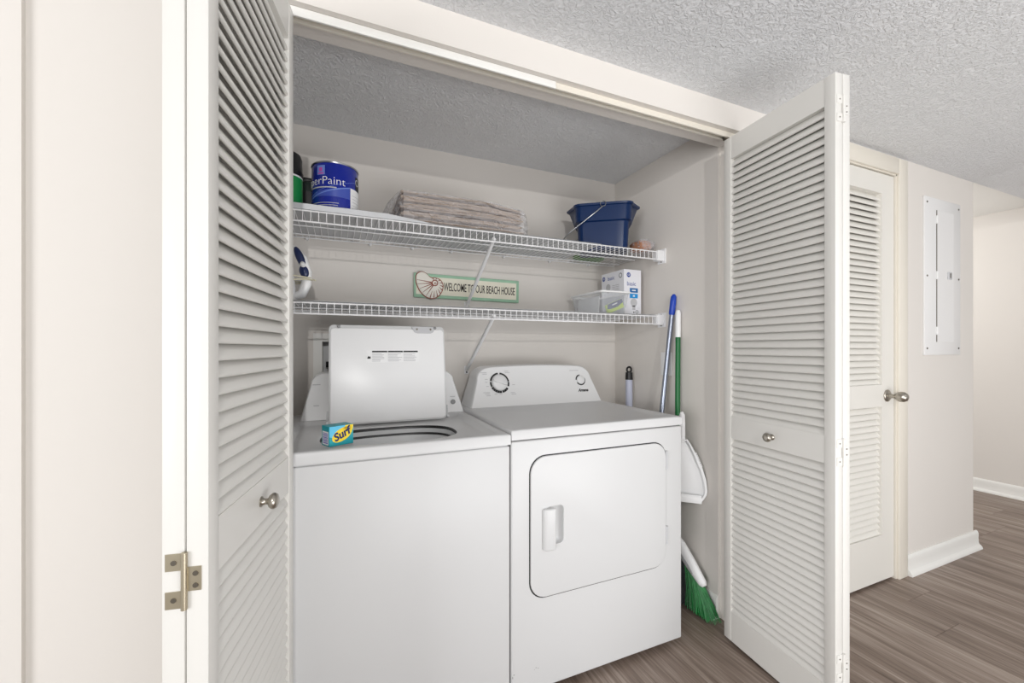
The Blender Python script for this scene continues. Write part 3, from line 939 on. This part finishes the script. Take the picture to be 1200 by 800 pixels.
# paper bag bundle in film
bx0, bx1, by0, by1 = .235, .742, 1.632, 1.945
pb = thing('paper_bag_bundle', 'stack of flat brown paper bags wrapped in clear film', 'paper bags', (.49, 1.79, ZTS))
rg = random.Random(11)
NB, BH = 13, .122
for k in range(NB):
    z0 = ZTS + .004 + BH * k / NB; z1 = z0 + BH / NB * .90
    jx, jy = rg.uniform(-.012, .010), rg.uniform(-.004, .010) + (.006 if k % 3 == 2 else 0)
    nx = 14
    rings = []
    for i in range(nx + 1):
        f = i / nx
        x = bx0 + jx + (bx1 - bx0) * f
        w = .0028 * noise.noise((x * 7, k * 1.7, 2)) - (.020 * (k / NB) * max(0, f - .72) / .28)
        yj = .003 * noise.noise((x * 11, k * 3.1, 7))
        rings.append([(x, by0 + jy + yj, z0 + w + .002), (x, by0 + jy + yj - .0015, (z0 + z1) / 2 + w), (x, by0 + jy + yj, z1 + w - .002), (x, by0 + jy + .02, z1 + w), (x, by1 + jy, z1 + w), (x, by1 + jy, z0 + w), (x, by0 + jy + .02, z0 + w)])
    bm = new(); loft(bm, rings)
    obj('paper_bag', bm, M['paperd'] if k % 3 == 2 else M['paper'], pb, ang=60)
bm = new()
rings = []
secs = [(-.088, .10, .10), (-.070, .25, .35), (-.045, .55, .75), (-.02, .85, .95), (.0, 1, 1)] + [(f * (bx1 - bx0), 1, 1) for f in [k / 26 for k in range(1, 27)]] + [(bx1 - bx0 + .015, .95, .85), (bx1 - bx0 + .04, .75, .45), (bx1 - bx0 + .055, .5, .15)]
for dx, sy, sz in secs:
    x = bx0 + dx
    f = max(0, min(1, dx / (bx1 - bx0)))
    top = ZTS + .004 + (BH + .006 - .018 * max(0, f - .72) / .28) * sz
    yc = (by0 + by1) / 2; hw = ((by1 - by0) / 2 + .012) * sy
    P = []
    for k in range(64):
        g = (k / 64) * 4
        i_ = int(g); f_ = (g - i_) * 2 - 1
        px, pz = ((1, f_), (-f_, 1), (-1, -f_), (f_, -1))[i_]
        rc = max(abs(px) + abs(pz) - 1.86, 0) * .5
        px *= 1 - rc; pz *= 1 - rc
        y = yc + hw * px; z = (ZTS + .002 + top) / 2 + (top - ZTS - .002) / 2 * pz
        nn = noise.noise((x * 18, y * 18, z * 30)) + .7 * noise.noise((x * 47, y * 47, z * 47))
        y += .009 * nn - .003; z = max(ZTS + .0008, z + .007 * nn)
        P.append((x + .006 * noise.noise((y * 30, z * 30, 5)), y, z))
    rings.append(P)
loft(bm, rings)
obj('clear_film', bm, M['film'], pb, ang=8)

# bucket
ba = R(-34.7)
bk = thing('bucket', 'navy blue plastic bucket with a wire handle on the upper shelf', 'bucket', (1.263, 1.772, ZTS), ba)
def srect(hx, hy, z, r, seg=5):
    return [(x, y, z) for x, y in rrect(-hx, hx, -hy, hy, r, seg)]
def bring(hx, hy, z, r, sp=0.0):
    P = []
    for x, y, zz in srect(hx, hy, z, r):
        if sp and abs(y) < hy - r * .2:
            pass
        P.append((x, y, zz))
    return P
BKH = .228
def spring(hx, hy, z, r, sp):
    """rounded rectangle ring with a pour spout pulled out at both ends"""
    pts = rrect(-hx, hx, -hy, hy, r, 6)
    out = []
    n = len(pts)
    dense = []
    for i in range(n):
        a = Vector(pts[i]); b = Vector(pts[(i + 1) % n])
        m = 6
        for j in range(m): dense.append(a.lerp(b, j / m))
    for p in dense:
        w = max(0, 1 - abs(p.y) / (hy * .62))
        x = p.x + math.copysign(sp * w, p.x) if abs(p.x) > hx - .5 * r else p.x
        out.append((x, p.y, z))
    return out
rings = [spring(.116, .084, 0, .03, 0), spring(.120, .088, .004, .032, 0), spring(.128, .094, .138, .036, .0), spring(.138, .104, .143, .038, .006),
         spring(.141, .106, BKH - .013, .040, .030), spring(.147, .112, BKH - .010, .042, .036), spring(.148, .113, BKH, .042, .037), spring(.140, .105, BKH, .040, .033),
         spring(.126, .092, .141, .038, .006), spring(.116, .084, .008, .03, 0)]
bm = new(); loft(bm, rings)
obj('bucket_body', to_mesh(bm, 'bucket_body', 30), M['navy'], bk, world=False)
pts = []
for s in (-1,):
    pv = [Vector((0, -.108, BKH - .018)), Vector((-.03, -.119, BKH - .045)), Vector((-.165, -.112, .085)), Vector((-.205, -.085, .052)), Vector((-.218, 0, .045)), Vector((-.205, .085, .052)), Vector((-.165, .112, .085)), Vector((-.03, .119, BKH - .045)), Vector((0, .108, BKH - .018))]
bm = new(); tube(bm, pv, .0026, 8)
obj('handle_wire', to_mesh(bm, 'handle_wire', 60), M['steel'], bk, world=False)
bm = new(); tube(bm, [(0, -.116, BKH - .010) if False else (.013 * math.cos(t), -.113, BKH - .008 + .013 * math.sin(t)) for t in [2 * math.pi * k / 16 for k in range(16)]], .0022, 6, closed=True)
obj('handle_loop', to_mesh(bm, 'handle_loop', 60), M['steel'], bk, world=False)
bm = new(); tube(bm, [(-.213, -.045, .047), (-.218, 0, .045), (-.213, .045, .047)], .009, 10)
obj('grip', to_mesh(bm, 'grip', 60), M['white'], bk, world=False)

# small wrapped terracotta-coloured lump and green pad
tl = thing('wrapped_packet', 'small orange-brown packet in clear film beside the blue bucket', 'packet', (1.445, 1.67, ZTS))
bm = new()
bmesh.ops.create_icosphere(bm, subdivisions=3, radius=1)
for v in bm.verts:
    q = v.co.copy()
    m_ = max(abs(q.x), abs(q.y), abs(q.z)); q = q.lerp(q / m_, .6)
    nn = 1 + .10 * noise.noise(q * 2.2)
    v.co = Vector((1.425 + q.x * .040 * nn, 1.675 + q.y * .05 * nn, max(ZTS + .0005, ZTS + .027 + q.z * .026 * nn)))
obj('contents', bm, M['terra'], tl)
bm = new()
bmesh.ops.create_icosphere(bm, subdivisions=3, radius=1)
for v in bm.verts:
    q = v.co.copy(); m_ = max(abs(q.x), abs(q.y), abs(q.z)); q = q.lerp(q / m_, .5)
    nn = 1 + .22 * noise.noise(q * 3.1)
    v.co = Vector((1.437 + q.x * .050 * nn, 1.675 + q.y * .056 * nn, max(ZTS + .0003, ZTS + .030 + q.z * .031 * nn)))
obj('clear_film', bm, M['film'], tl, ang=15)
solo('scrub_pad', bbox(1.20, 1.37, 1.905, 1.965, ZTS, ZTS + .022, .006, 2), M['spgreen'], 'green scrubbing pad lying behind the blue bucket', 'scrub pad', (1.285, 1.935, ZTS))

# ---------------------------------------------------------------- lower shelf
# iron standing on its heel
ir = thing('clothes_iron', 'white and navy clothes iron standing on the lower shelf', 'iron', (-.145, 1.74, ZLS))
def iring(f):
    z = ZLS + .012 + .215 * f
    hw = .052 * (1 - f ** 2.4) + .0035
    depth = .060 * (1 - .55 * f) + .006
    xs0 = -.205 + .012 * f
    P = []
    for k in range(20):
        t = 2 * math.pi * k / 20
        c_, s_ = math.cos(t), math.sin(t)
        P.append((xs0 + depth / 2 * (1 + c_) * 1.0, 1.74 + hw * s_, z))
    return P
bm = new(); loft(bm, [iring(f / 14) for f in range(15)])
obj('iron_body', bm, M['applw'], ir, ang=60)
bm = new()
sp_ = []
for f in [k / 14 for k in range(15)]:
    z = ZLS + .004 + .228 * f; hw = .056 * (1 - f ** 2.4) + .002; x = -.212 + .012 * f
    sp_.append([(x, 1.74 - hw, z), (x + .006, 1.74 - hw, z), (x + .006, 1.74 + hw, z), (x, 1.74 + hw, z)])
loft(bm, sp_); obj('soleplate', bm, M['sole'], ir)
bm = new()
hpth = [Vector((-.150, 1.735, ZLS + .025)), Vector((-.122, 1.73, ZLS + .035)), Vector((-.106, 1.728, ZLS + .075)), Vector((-.106, 1.728, ZLS + .12)), Vector((-.122, 1.73, ZLS + .17)), Vector((-.150, 1.735, ZLS + .205)), Vector((-.175, 1.738, ZLS + .215))]
tube(bm, hpth, [.014, .017, .018, .019, .018, .013, .008], 14)
obj('handle', bm, M['applw'], ir, ang=60)
def ell(cx, cy, cz, rx, ry, rz, tilt):
    bm = new(); bmesh.ops.create_uvsphere(bm, u_segments=20, v_segments=12, radius=1)
    bmesh.ops.transform(bm, matrix=Matrix.Translation((cx, cy, cz)) @ Matrix.Rotation(tilt, 4, 'Y') @ Matrix.Diagonal((rx, ry, rz, 1)), verts=bm.verts[:])
    return bm
obj('navy_grip', ell(-.127, 1.716, ZLS + .170, .014, .012, .042, R(-22)), M['inavy'], ir, ang=60)
obj('navy_grip', ell(-.113, 1.712, ZLS + .118, .016, .010, .024, R(-15)), M['inavy'], ir, ang=60)
obj('steam_button', ell(-.117, 1.707, ZLS + .143, .009, .008, .012, R(-20)), M['white'], ir, ang=60)
bm = new()
cp = []
for k in range(66):
    t = 2 * math.pi * k / 22
    cp.append((-.155 + .062 * math.cos(t) + .006 * math.sin(t * .37), 1.735 + .058 * math.sin(t), ZLS + .075 + .009 * (k / 22) + .006 * math.sin(t * 1.3)))
cp += [(-.088, 1.74, ZLS + .095), (-.075, 1.73, ZLS + .09)]
tube(bm, cp, .0028, 6)
obj('cord', bm, M['cord'], ir, ang=60)

# light bulb carton
gb = thing('light_bulb_carton', 'white and blue light bulb carton at the right of the lower shelf', 'carton', (1.410, 1.815, ZLS))
gx0, gx1, gy0, gy1, gz = 1.356, 1.466, 1.718, 1.912, ZLS + .240
obj('carton', bbox(gx0, gx1, gy0, gy1, ZLS, gz, .001, 1), M['card'], gb)
F, U = (1, 0, 0), (0, 0, 1)
def on_front(x, z, o=.0): return (gx0 + x, gy0 - .0002 - o, ZLS + z)
def on_left(y, z, o=.0): return (gx0 - .0002 - o, gy1 - y, ZLS + z)
Lx = (0, -1, 0)
decal('logo_disc', [disc(0, 0, .0125)], M['geblue'], gb, on_front(.029, .212), F, U, .0003)
lettering('logo_letters', 'GE', .014, M['white'], gb, on_front(.029, .212, .0004), F, U, extrude=.0002, shear=.2)
lettering('print_name', 'basic', .030, M['geblue'], gb, on_front(.047, .166), F, U, extrude=.0002)
decal('print_block', [rect(-.026, .026, -.0115, .0115)], M['mblue'], gb, on_front(.062, .133), F, U, .0003)
decal('print_block', [rect(-.026, .026, -.0115, .0115)], M['lblue'], gb, on_front(.062, .104), F, U, .0003)
decal('print_mark', [rect(-.012, .012, -.003, .003)], M['white'], gb, on_front(.062, .133, .0004), F, U, .0002)
decal('print_mark', [rect(-.006, .006, -.004, .004)], M['white'], gb, on_front(.062, .104, .0004), F, U, .0002)
decal('bulb_picture', [disc(0, .012, .021, .022), rect(-.009, .009, -.026, -.004)], M['lgrey'], gb, on_front(.062, .058), F, U, .0003)
decal('print_ring', [arc_ring(.006, .0095, 0, 359, 20), disc(-.02, -.003, .004, .006)], M['grey'], gb, on_front(.082, .022), F, U, .0003)
decal('logo_disc', [disc(0, 0, .0125)], M['geblue'], gb, on_left(.020, .212), Lx, U, .0003)
lettering('logo_letters', 'GE', .014, M['white'], gb, on_left(.020, .212, .0004), Lx, U, extrude=.0002, shear=.2)
lettering('print_name', 'basic', .030, M['geblue'], gb, on_left(.085, .208), Lx, U, extrude=.0002)
decal('print_ring', [arc_ring(.009, .0135, 0, 359, 20)], M['grey'], gb, on_left(.165, .212), Lx, U, .0003)
decal('bulb_picture', [disc(0, .006, .020, .020), rect(-.008, .008, -.024, -.006)], M['lgrey'], gb, on_left(.06, .155), Lx, U, .0003)
decal('print_lines', [rect(0, .06, -z, -z + .003) for z in (0, .009, .018, .027)], M['lgrey'], gb, on_left(.095, .165), Lx, U, .0003)

# open plastic bin
tx0, tx1, ty0, ty1, th = 1.162, 1.338, 1.640, 1.930, .110
ob = thing('plastic_bin', 'open frosted plastic bin in front of the bulb carton', 'plastic bin', ((tx0 + tx1) / 2, (ty0 + ty1) / 2, ZLS))
def trg(ins, z, s=0):
    return [(x, y, ZLS + z) for x, y in rrect(tx0 + ins, tx1 - ins, ty0 + ins, ty1 - ins, .016, 4)]
bm = new(); loft(bm, [trg(.020, .002), trg(.018, .000), trg(.004, th - .006), trg(.0055, th - .006), trg(.0195, .002)], cap=False)
bm.faces.new([bm.verts.new(p) for p in trg(.020, .0015)])
obj('bin_body', bm, M['tub'], ob, ang=40)
bm = new(); loft(bm, [trg(.006, th - .008), trg(.003, th - .008), trg(-.002, th - .006), trg(-.003, th), trg(-.001, th + .002), trg(.006, th), trg(.006, th - .008)], cap=False)
obj('rim', bm, M['white'], ob, ang=40)
bm = new(); box(bm, -.0015, .0015, 0, .19, 0, .088)
solo('folded_paper', (bmesh.ops.transform(bm, matrix=Matrix.Translation((1.188, 1.70, ZLS + .003)) @ Matrix.Rotation(R(3), 4, 'Y'), verts=bm.verts[:]), bm)[1], M['white'], 'white folded paper standing inside the plastic bin', 'paper', (1.188, 1.79, ZLS + .003))
sp = thing('battery_pack', 'navy and lime printed pack leaning inside the plastic bin', 'pack', (1.255, 1.668, ZLS + .003))
pm_ = Matrix.Translation((1.262, 1.666, ZLS + .040)) @ Matrix.Rotation(R(-22), 4, 'Y')
bm = new(); box(bm, -.050, .050, 0, .016, -.022, .022); bevel(bm, .002, 1)
bmesh.ops.transform(bm, matrix=pm_, verts=bm.verts[:]); obj('pack_body', bm, M['lime'], sp)
bm = new(); loft(bm, [[(-.050, y, .002), (-.042, y, .022), (.050, y, .022), (.050, y, .004), (.012, y, -.006), (-.03, y, -.004)] for y in (0, -.0008)])
bmesh.ops.transform(bm, matrix=pm_, verts=bm.verts[:]); obj('navy_band', bm, M['ink'], sp)
bm = new(); box(bm, -.016, .016, -.0013, -.0008, .009, .014); bmesh.ops.transform(bm, matrix=pm_, verts=bm.verts[:]); obj('print_mark', bm, M['white'], sp)

# ---------------------------------------------------------------- beach house sign on the back wall
SGX0, SGX1, SGZ0, SGZ1 = .338, .884, 1.407, 1.522
sg = thing('wooden_sign', 'sage and cream wooden welcome sign with a shell on the back wall', 'sign', (.61, YK - .005, 1.407))
SR = Matrix.Translation((.61, YK - .002, 1.465)) @ Matrix.Rotation(R(.6), 4, 'Y')
def SP(x, y, z): return SR @ Vector((x, y, z))
sxd = SR.to_3x3() @ Vector((1, 0, 0)); sud = SR.to_3x3() @ Vector((0, 0, 1))
bm = new(); box(bm, -.273, .273, -.014, 0, -.0575, .0575); bevel(bm, .002, 2)
bmesh.ops.transform(bm, matrix=SR, verts=bm.verts[:]); obj('board', bm, M['signg'], sg)
decal('cream_panel', [rect(-.263, .258, -.043, .043)], M['signc'], sg, SP(0, -.0142, 0), sxd, sud, .0008)
lettering('sign_words', 'WELCOME TO OUR BEACH HOUSE', .056, M['inkb'], sg, SP(.060, -.0151, -.002), sxd, sud, sx=.425, extrude=.0008, bold=.0004)
# nautilus shell relief
def spiral(t): return .013 * math.exp(.245 * t)
shc = (-.185, .004)
def sp_pt(t, s=1.0):
    r = spiral(t) * s
    a = -t + R(30)
    return (shc[0] + r * math.cos(a), shc[1] + r * math.sin(a) )
turn = 2 * math.pi
ts = [turn + .12 + k * (turn - .12) / 40 for k in range(41)]
outer = []
for k in range(49):
    a = 2 * math.pi * k / 48
    outer.append((-.203 + .066 * math.cos(a) * (1.0 if math.cos(a) < 0 else 1.0), -.0 + .064 * math.sin(a)))
shell_out = [(-.262, .052), (-.240, .066), (-.215, .058), (-.195, .036), (-.170, .040), (-.145, .030), (-.134, .008), (-.136, -.016), (-.148, -.040), (-.170, -.058), (-.195, -.062), (-.222, -.052), (-.245, -.030), (-.260, .000), (-.266, .028)]
def smooth(poly, it=2):
    for _ in range(it):
        o_ = []
        for i in range(len(poly)):
            a, b = poly[i], poly[(i + 1) % len(poly)]
            o_ += [(a[0] * .75 + b[0] * .25, a[1] * .75 + b[1] * .25), (a[0] * .25 + b[0] * .75, a[1] * .25 + b[1] * .75)]
        poly = o_
    return poly
so = smooth(shell_out)
cxs, cys = -.195, .002
def grow(poly, d): return [(x + (x - cxs) / max(.02, math.hypot(x - cxs, y - cys)) * d, y + (y - cys) / max(.02, math.hypot(x - cxs, y - cys)) * d) for x, y in poly]
decal('shell_outline', [grow(so, .003)], M['shellr'], sg, SP(0, -.0145, 0), sxd, sud, .004)
bm = new(); loft(bm, [[(x, y, 0) for x, y in so], [(x, y, .005) for x, y in grow(so, -.001)], [(x, y, .009) for x, y in grow(so, -.012)]])
sh = obj('shell', on_plane(to_mesh(bm), SP(0, -.0145, 0), sxd, sud), M['shell'], sg, ang=60)
ribs = []
hub = (-.175, .014)
for i in range(0, len(so)):
    x, y = so[i]
    if i % 3: continue
    a = math.atan2(y - hub[1], x - hub[0])
    if y > .03 and x < -.19: continue
    L = math.hypot(x - hub[0], y - hub[1])
    s0 = .55 if x > -.2 else .18
    p0 = (hub[0] + math.cos(a) * L * s0, hub[1] + math.sin(a) * L * s0)
    p1 = (hub[0] + math.cos(a) * L * .97, hub[1] + math.sin(a) * L * .97)
    n_ = (-math.sin(a), math.cos(a))
    w0, w1 = (.0006, .0022) if x > -.2 else (.0024, .0006)
    ribs.append([(p0[0] - n_[0] * w0, p0[1] - n_[1] * w0), (p1[0] - n_[0] * w1, p1[1] - n_[1] * w1), (p1[0] + n_[0] * w1, p1[1] + n_[1] * w1), (p0[0] + n_[0] * w0, p0[1] + n_[1] * w0)])
decal('shell_ribs', ribs, M['shellr'], sh, SP(0, -.0236, 0), sxd, sud, .0008)
decal('shell_ribs', [[(x, y) for x, y in arc_ring(.011, .0155, 0, 359, 24)]], M['shellr'], sh, SP(hub[0], -.0238, hub[1]), sxd, sud, .001)
decal('shell_ribs', [[(x, y) for x, y in arc_ring(.003, .0055, 0, 359, 16)]], M['shellr'], sh, SP(hub[0] + .002, -.0238, hub[1] - .002), sxd, sud, .001)

# ---------------------------------------------------------------- laundry water outlet box
wb = thing('water_outlet_box', 'white recessed water outlet box in the wall behind the washer lid', 'outlet box', ((BX0 + BX1) / 2, YK, BZ0))
bm = new(); fw = .036
box(bm, BX0 - fw, BX1 + fw, YK - .006, YK, BZ1, BZ1 + fw); box(bm, BX0 - fw, BX1 + fw, YK - .006, YK, BZ0 - fw, BZ0)
box(bm, BX0 - fw, BX0, YK - .006, YK, BZ0, BZ1); box(bm, BX1, BX1 + fw, YK - .006, YK, BZ0, BZ1)
obj('flange', bm, M['trim'], wb)
bm = new(); box(bm, BX0, BX1, YK + .085, YK + .098, BZ0, BZ1)
obj('back_plate', bm, M['appli'], wb)
for x, m_ in ((BX0 + .035, M['red']), (BX1 - .035, M['gblue'])):
    bm = new(); tube(bm, [(x, YK + .05, BZ0 + .005), (x, YK + .05, BZ0 + .10)], .013, 12); v_ = obj('valve', bm, M['brass'], wb)
    bm = new(); tube(bm, [(x, YK + .05, BZ0 + .10), (x, YK + .05, BZ0 + .125)], .022, 12); obj('valve_handle', bm, M['black'], v_)

# outlet cover on the right wall
oc = thing('wall_outlet', 'white outlet cover on the closet side wall behind the poles', 'outlet', (XS, 1.585, 1.03))
obj('cover_plate', bbox(XS - .006, XS, 1.548, 1.620, 1.030, 1.146, .002, 2), M['white'], oc)
for z in (1.062, 1.114):
    bm = new(); prism = rrect(1.568, 1.600, z - .014, z + .014, .008, 4)
    loft(bm, [[(XS - .0055, y, zz) for y, zz in prism], [(XS - .0075, y, zz) for y, zz in prism]])
    obj('socket', bm, M['applw'], oc)

# ---------------------------------------------------------------- poles, broom, dustpan
bp = thing('mop_pole', 'silver mop pole with a blue grip leaning on the closet wall', 'mop pole', (1.335, 1.555, 0))
t0, t1 = Vector((1.335, 1.552, 0.0)), Vector((1.494, 1.519, 1.425))
def along(f): return t0.lerp(t1, f)
bm = new(); tube(bm, [along(0), along(.93)], .0115, 16); obj('pole', bm, M['pole'], bp)
bm = new(); tube(bm, [along(.93), along(.935), along(.975), along(.992), along(1)], [.0115, .0145, .0145, .013, .006], 16); obj('grip', bm, M['gblue'], bp)

gp = solo('short_pole', tube(new(), [(1.455, 1.80, 0), (1.462, 1.81, 1.0)], .0185, 18), M['polew'], 'short pale grey pole with a black hanging cap in the corner', 'pole', (1.455, 1.80, 0))
bm = new(); tube(bm, [(1.462, 1.81, .995), (1.462, 1.81, 1.035)], [.0205, .019], 18)
ring_ = [(1.462 + .0145 * math.cos(t), 1.81 , 1.049 + .0145 * math.sin(t)) for t in [2 * math.pi * k / 18 for k in range(18)]]
tube(bm, ring_, .0055, 8, closed=True)
obj('hanging_cap', bm, M['black'], gp)

br = thing('broom', 'green broom with white cap leaning in the closet corner', 'broom', (1.455, 1.36, 0))
b0, b1 = Vector((1.448, 1.455, .235)), Vector((1.489, 1.487, 1.345))
bm = new(); tube(bm, [b0, b0.lerp(b1, .885)], .0115, 16); obj('handle', bm, M['green'], br)
bm = new(); tube(bm, [b0.lerp(b1, .885), b0.lerp(b1, .99), b1], [.0125, .0125, .008], 16); obj('handle_cap', bm, M['white'], br)
ca, cb = Vector((1.463, 1.312, .135)), Vector((1.449, 1.470, .285))
bm = new(); rings = []
dcap = (cb - ca).normalized(); ncap = Vector((0, -dcap.z, dcap.y))
for f, w, h in ((0, .010, .012), (.06, .017, .020), (.4, .021, .030), (.8, .022, .036), (.97, .020, .030), (1, .014, .02)):
    c = ca.lerp(cb, f)
    rings.append([c + Vector((w * math.cos(t), 0, 0)) + ncap * (h * math.sin(t)) for t in [2 * math.pi * k / 18 for k in range(18)]])
loft(bm, rings); cap_ = obj('broom_head', bm, M['white'], br, ang=60)
bm = new()
c = ca.lerp(cb, .5)
for s in (-1,):
    P = []
    for k in range(20):
        t = 2 * math.pi * k / 20
        q = c + dcap * (.055 * math.cos(t)) + ncap * (.007 * math.sin(t)) + Vector((s * .0185, 0, 0))
        P.append(q)
    loft(bm, [P, [q + Vector((s * .0035, 0, 0)) for q in P]])
obj('groove_shade', bm, M['lgrey'], cap_)  # grey oval laid on the head in place of a slot's shade
rg = random.Random(5)
def bristles(f0, f1, n):
    bm = new()
    for k in range(n):
        f = f0 + (f1 - f0) * (k + rg.random()) / n
        top = ca.lerp(cb, f) + Vector((rg.uniform(-.014, .014), 0, 0)) - ncap * .012
        g = f
        end = Vector((1.470 - .030 * g + rg.uniform(-.030, .028), 1.262 + .215 * g + rg.uniform(-.02, .02), .004 + rg.random() * .012 + .012 * g))
        end.x = min(end.x, XS - .006)
        mid = top.lerp(end, .55) + Vector((0, -.006 * (1 - g), .0))
        tube(bm, [top, mid, end], [.0014, .0013, .0009], 4)
    return bm
b_ = obj('bristles', bristles(.0, .55, 420), M['brist'], br, ang=80); b_['kind'] = 'stuff'
b_ = obj('bristles', bristles(.55, .98, 260), M['brist2'], br, ang=80); b_['kind'] = 'stuff'

# dustpan facing the room at 45 degrees
pa = R(-44)
dpn = thing('dustpan', 'white plastic dustpan hanging beside the dryer', 'dustpan', (1.425, 1.400, .47), pa)
outl = [(-.022, .288), (.022, .288), (.034, .270), (.052, .236), (.058, .222), (.076, .178), (.082, .170), (.098, .115), (.103, .070), (.100, .050), (.088, .030), (.076, .014), (-.076, .014), (-.088, .030), (-.100, .050), (-.103, .070), (-.098, .115), (-.082, .170), (-.058, .222), (-.034, .270)]
bm = new(); prism_y(bm, outl, .014, .020); bevel(bm, .002, 2, 25)
me = to_mesh(bm, 'pan', 40); obj('pan', me, M['applw'], dpn, world=False)
bm = new()
inn = [(x * .90, z if z < .1 else z - .006) for x, z in outl]
n = len(outl)
for i in range(n):
    j = (i + 1) % n
    if outl[i][1] < .02 and outl[j][1] < .02: continue
    a, b = outl[i], outl[j]; c_, d_ = inn[j], inn[i]
    da = .020 if a[1] < .2 else .012
    vs_ = [[(a[0], y, a[1]), (b[0], y, b[1]), (c_[0], y, c_[1]), (d_[0], y, d_[1])] for y in (.014, -.006)]
    loft(bm, vs_)
me = to_mesh(bm, 'side_wall', 40); obj('side_wall', me, M['applw'], dpn, world=False)
bm = new(); prism_x(bm, [(-.004, .046), (-.012, .034), (-.012, .010), (.016, .010), (.016, .016), (-.004, .018)], -.080, .080)
bevel(bm, .002, 2, 25)
me = to_mesh(bm, 'lip', 40); obj('lip', me, M['applw'], dpn, world=False)
bm = new()
for k in range(7):
    f = k / 6
    x = .055 + .022 * f; z = .229 - .054 * f
    loft(bm, [[(x - .004, y, z - .003), (x + .006, y, z - .0025), (x + .006, y, z + .0015), (x - .004, y, z + .003)] for y in (-.004, .018)])
me = to_mesh(bm, 'comb_teeth', 40); obj('comb_teeth', me, M['applw'], dpn, world=False)
bm = new()
tube(bm, [(0, .010, .275), (.001, .004, .32), (.001, .000, .36), (.0, .002, .395), (-.001, .006, .408)], [.014, .0125, .0125, .0125, .007], 14)
me = to_mesh(bm, 'handle', 60); obj('handle', me, M['applw'], dpn, world=False)
bm = new(); tube(bm, [(0, .008, .36), (0, .055, .36)], .006, 8)
me = to_mesh(bm, 'clip', 60); obj('clip', me, M['applw'], dpn, world=False)

# ---------------------------------------------------------------- breaker panel on the hall wall
ep = thing('breaker_panel', 'flat white breaker panel cover on the hall wall', 'breaker panel', (3.05, YW, 1.129))
obj('cover', bbox(2.862, 3.245, YW - .009, YW, 1.129, 1.975, .002, 2), M['panel'], ep)
bm = new(); box(bm, 2.984, 3.165, YW - .0105, YW - .009, 1.20, 1.911)
pd = obj('panel_door', bm, M['panel'], ep)
bm = new(); box(bm, 2.980, 2.9845, YW - .0112, YW - .009, 1.20, 1.911); obj('hinge_gap', bm, M['screw'], ep)
for z in (1.86, 1.56, 1.26):
    bm = new(); tube(bm, [(2.982, YW - .012, z - .022), (2.982, YW - .012, z + .022)], .0045, 8); obj('hinge', bm, M['panel'], pd)
bm = new(); box(bm, 3.095, 3.135, YW - .016, YW - .0105, 1.545, 1.585); bevel(bm, .002, 1); obj('latch', bm, M['lgrey'], pd)
bm = new(); box(bm, 3.110, 3.119, YW - .0175, YW - .016, 1.552, 1.578); obj('latch_slot', bm, M['screw'], pd)
for x in (2.885, 3.222):
    for z in (1.945, 1.552, 1.165):
        bm = new(); tube(bm, [(x, YW - .009, z), (x, YW - .0115, z)], .005, 10); obj('screw', bm, M['screw'], ep)

# prints and marks too small to pick apart stay joined
for o in bpy.data.objects:
    if o.name.split('.')[0] in ('print_mark', 'scuff', 'label_lines', 'barcode', 'shell_ribs', 'comb_teeth', 'panel_lines', 'print_lines', 'dial_print', 'label_heading', 'print_line', 'print_ring'):
        o['kind'] = 'stuff'
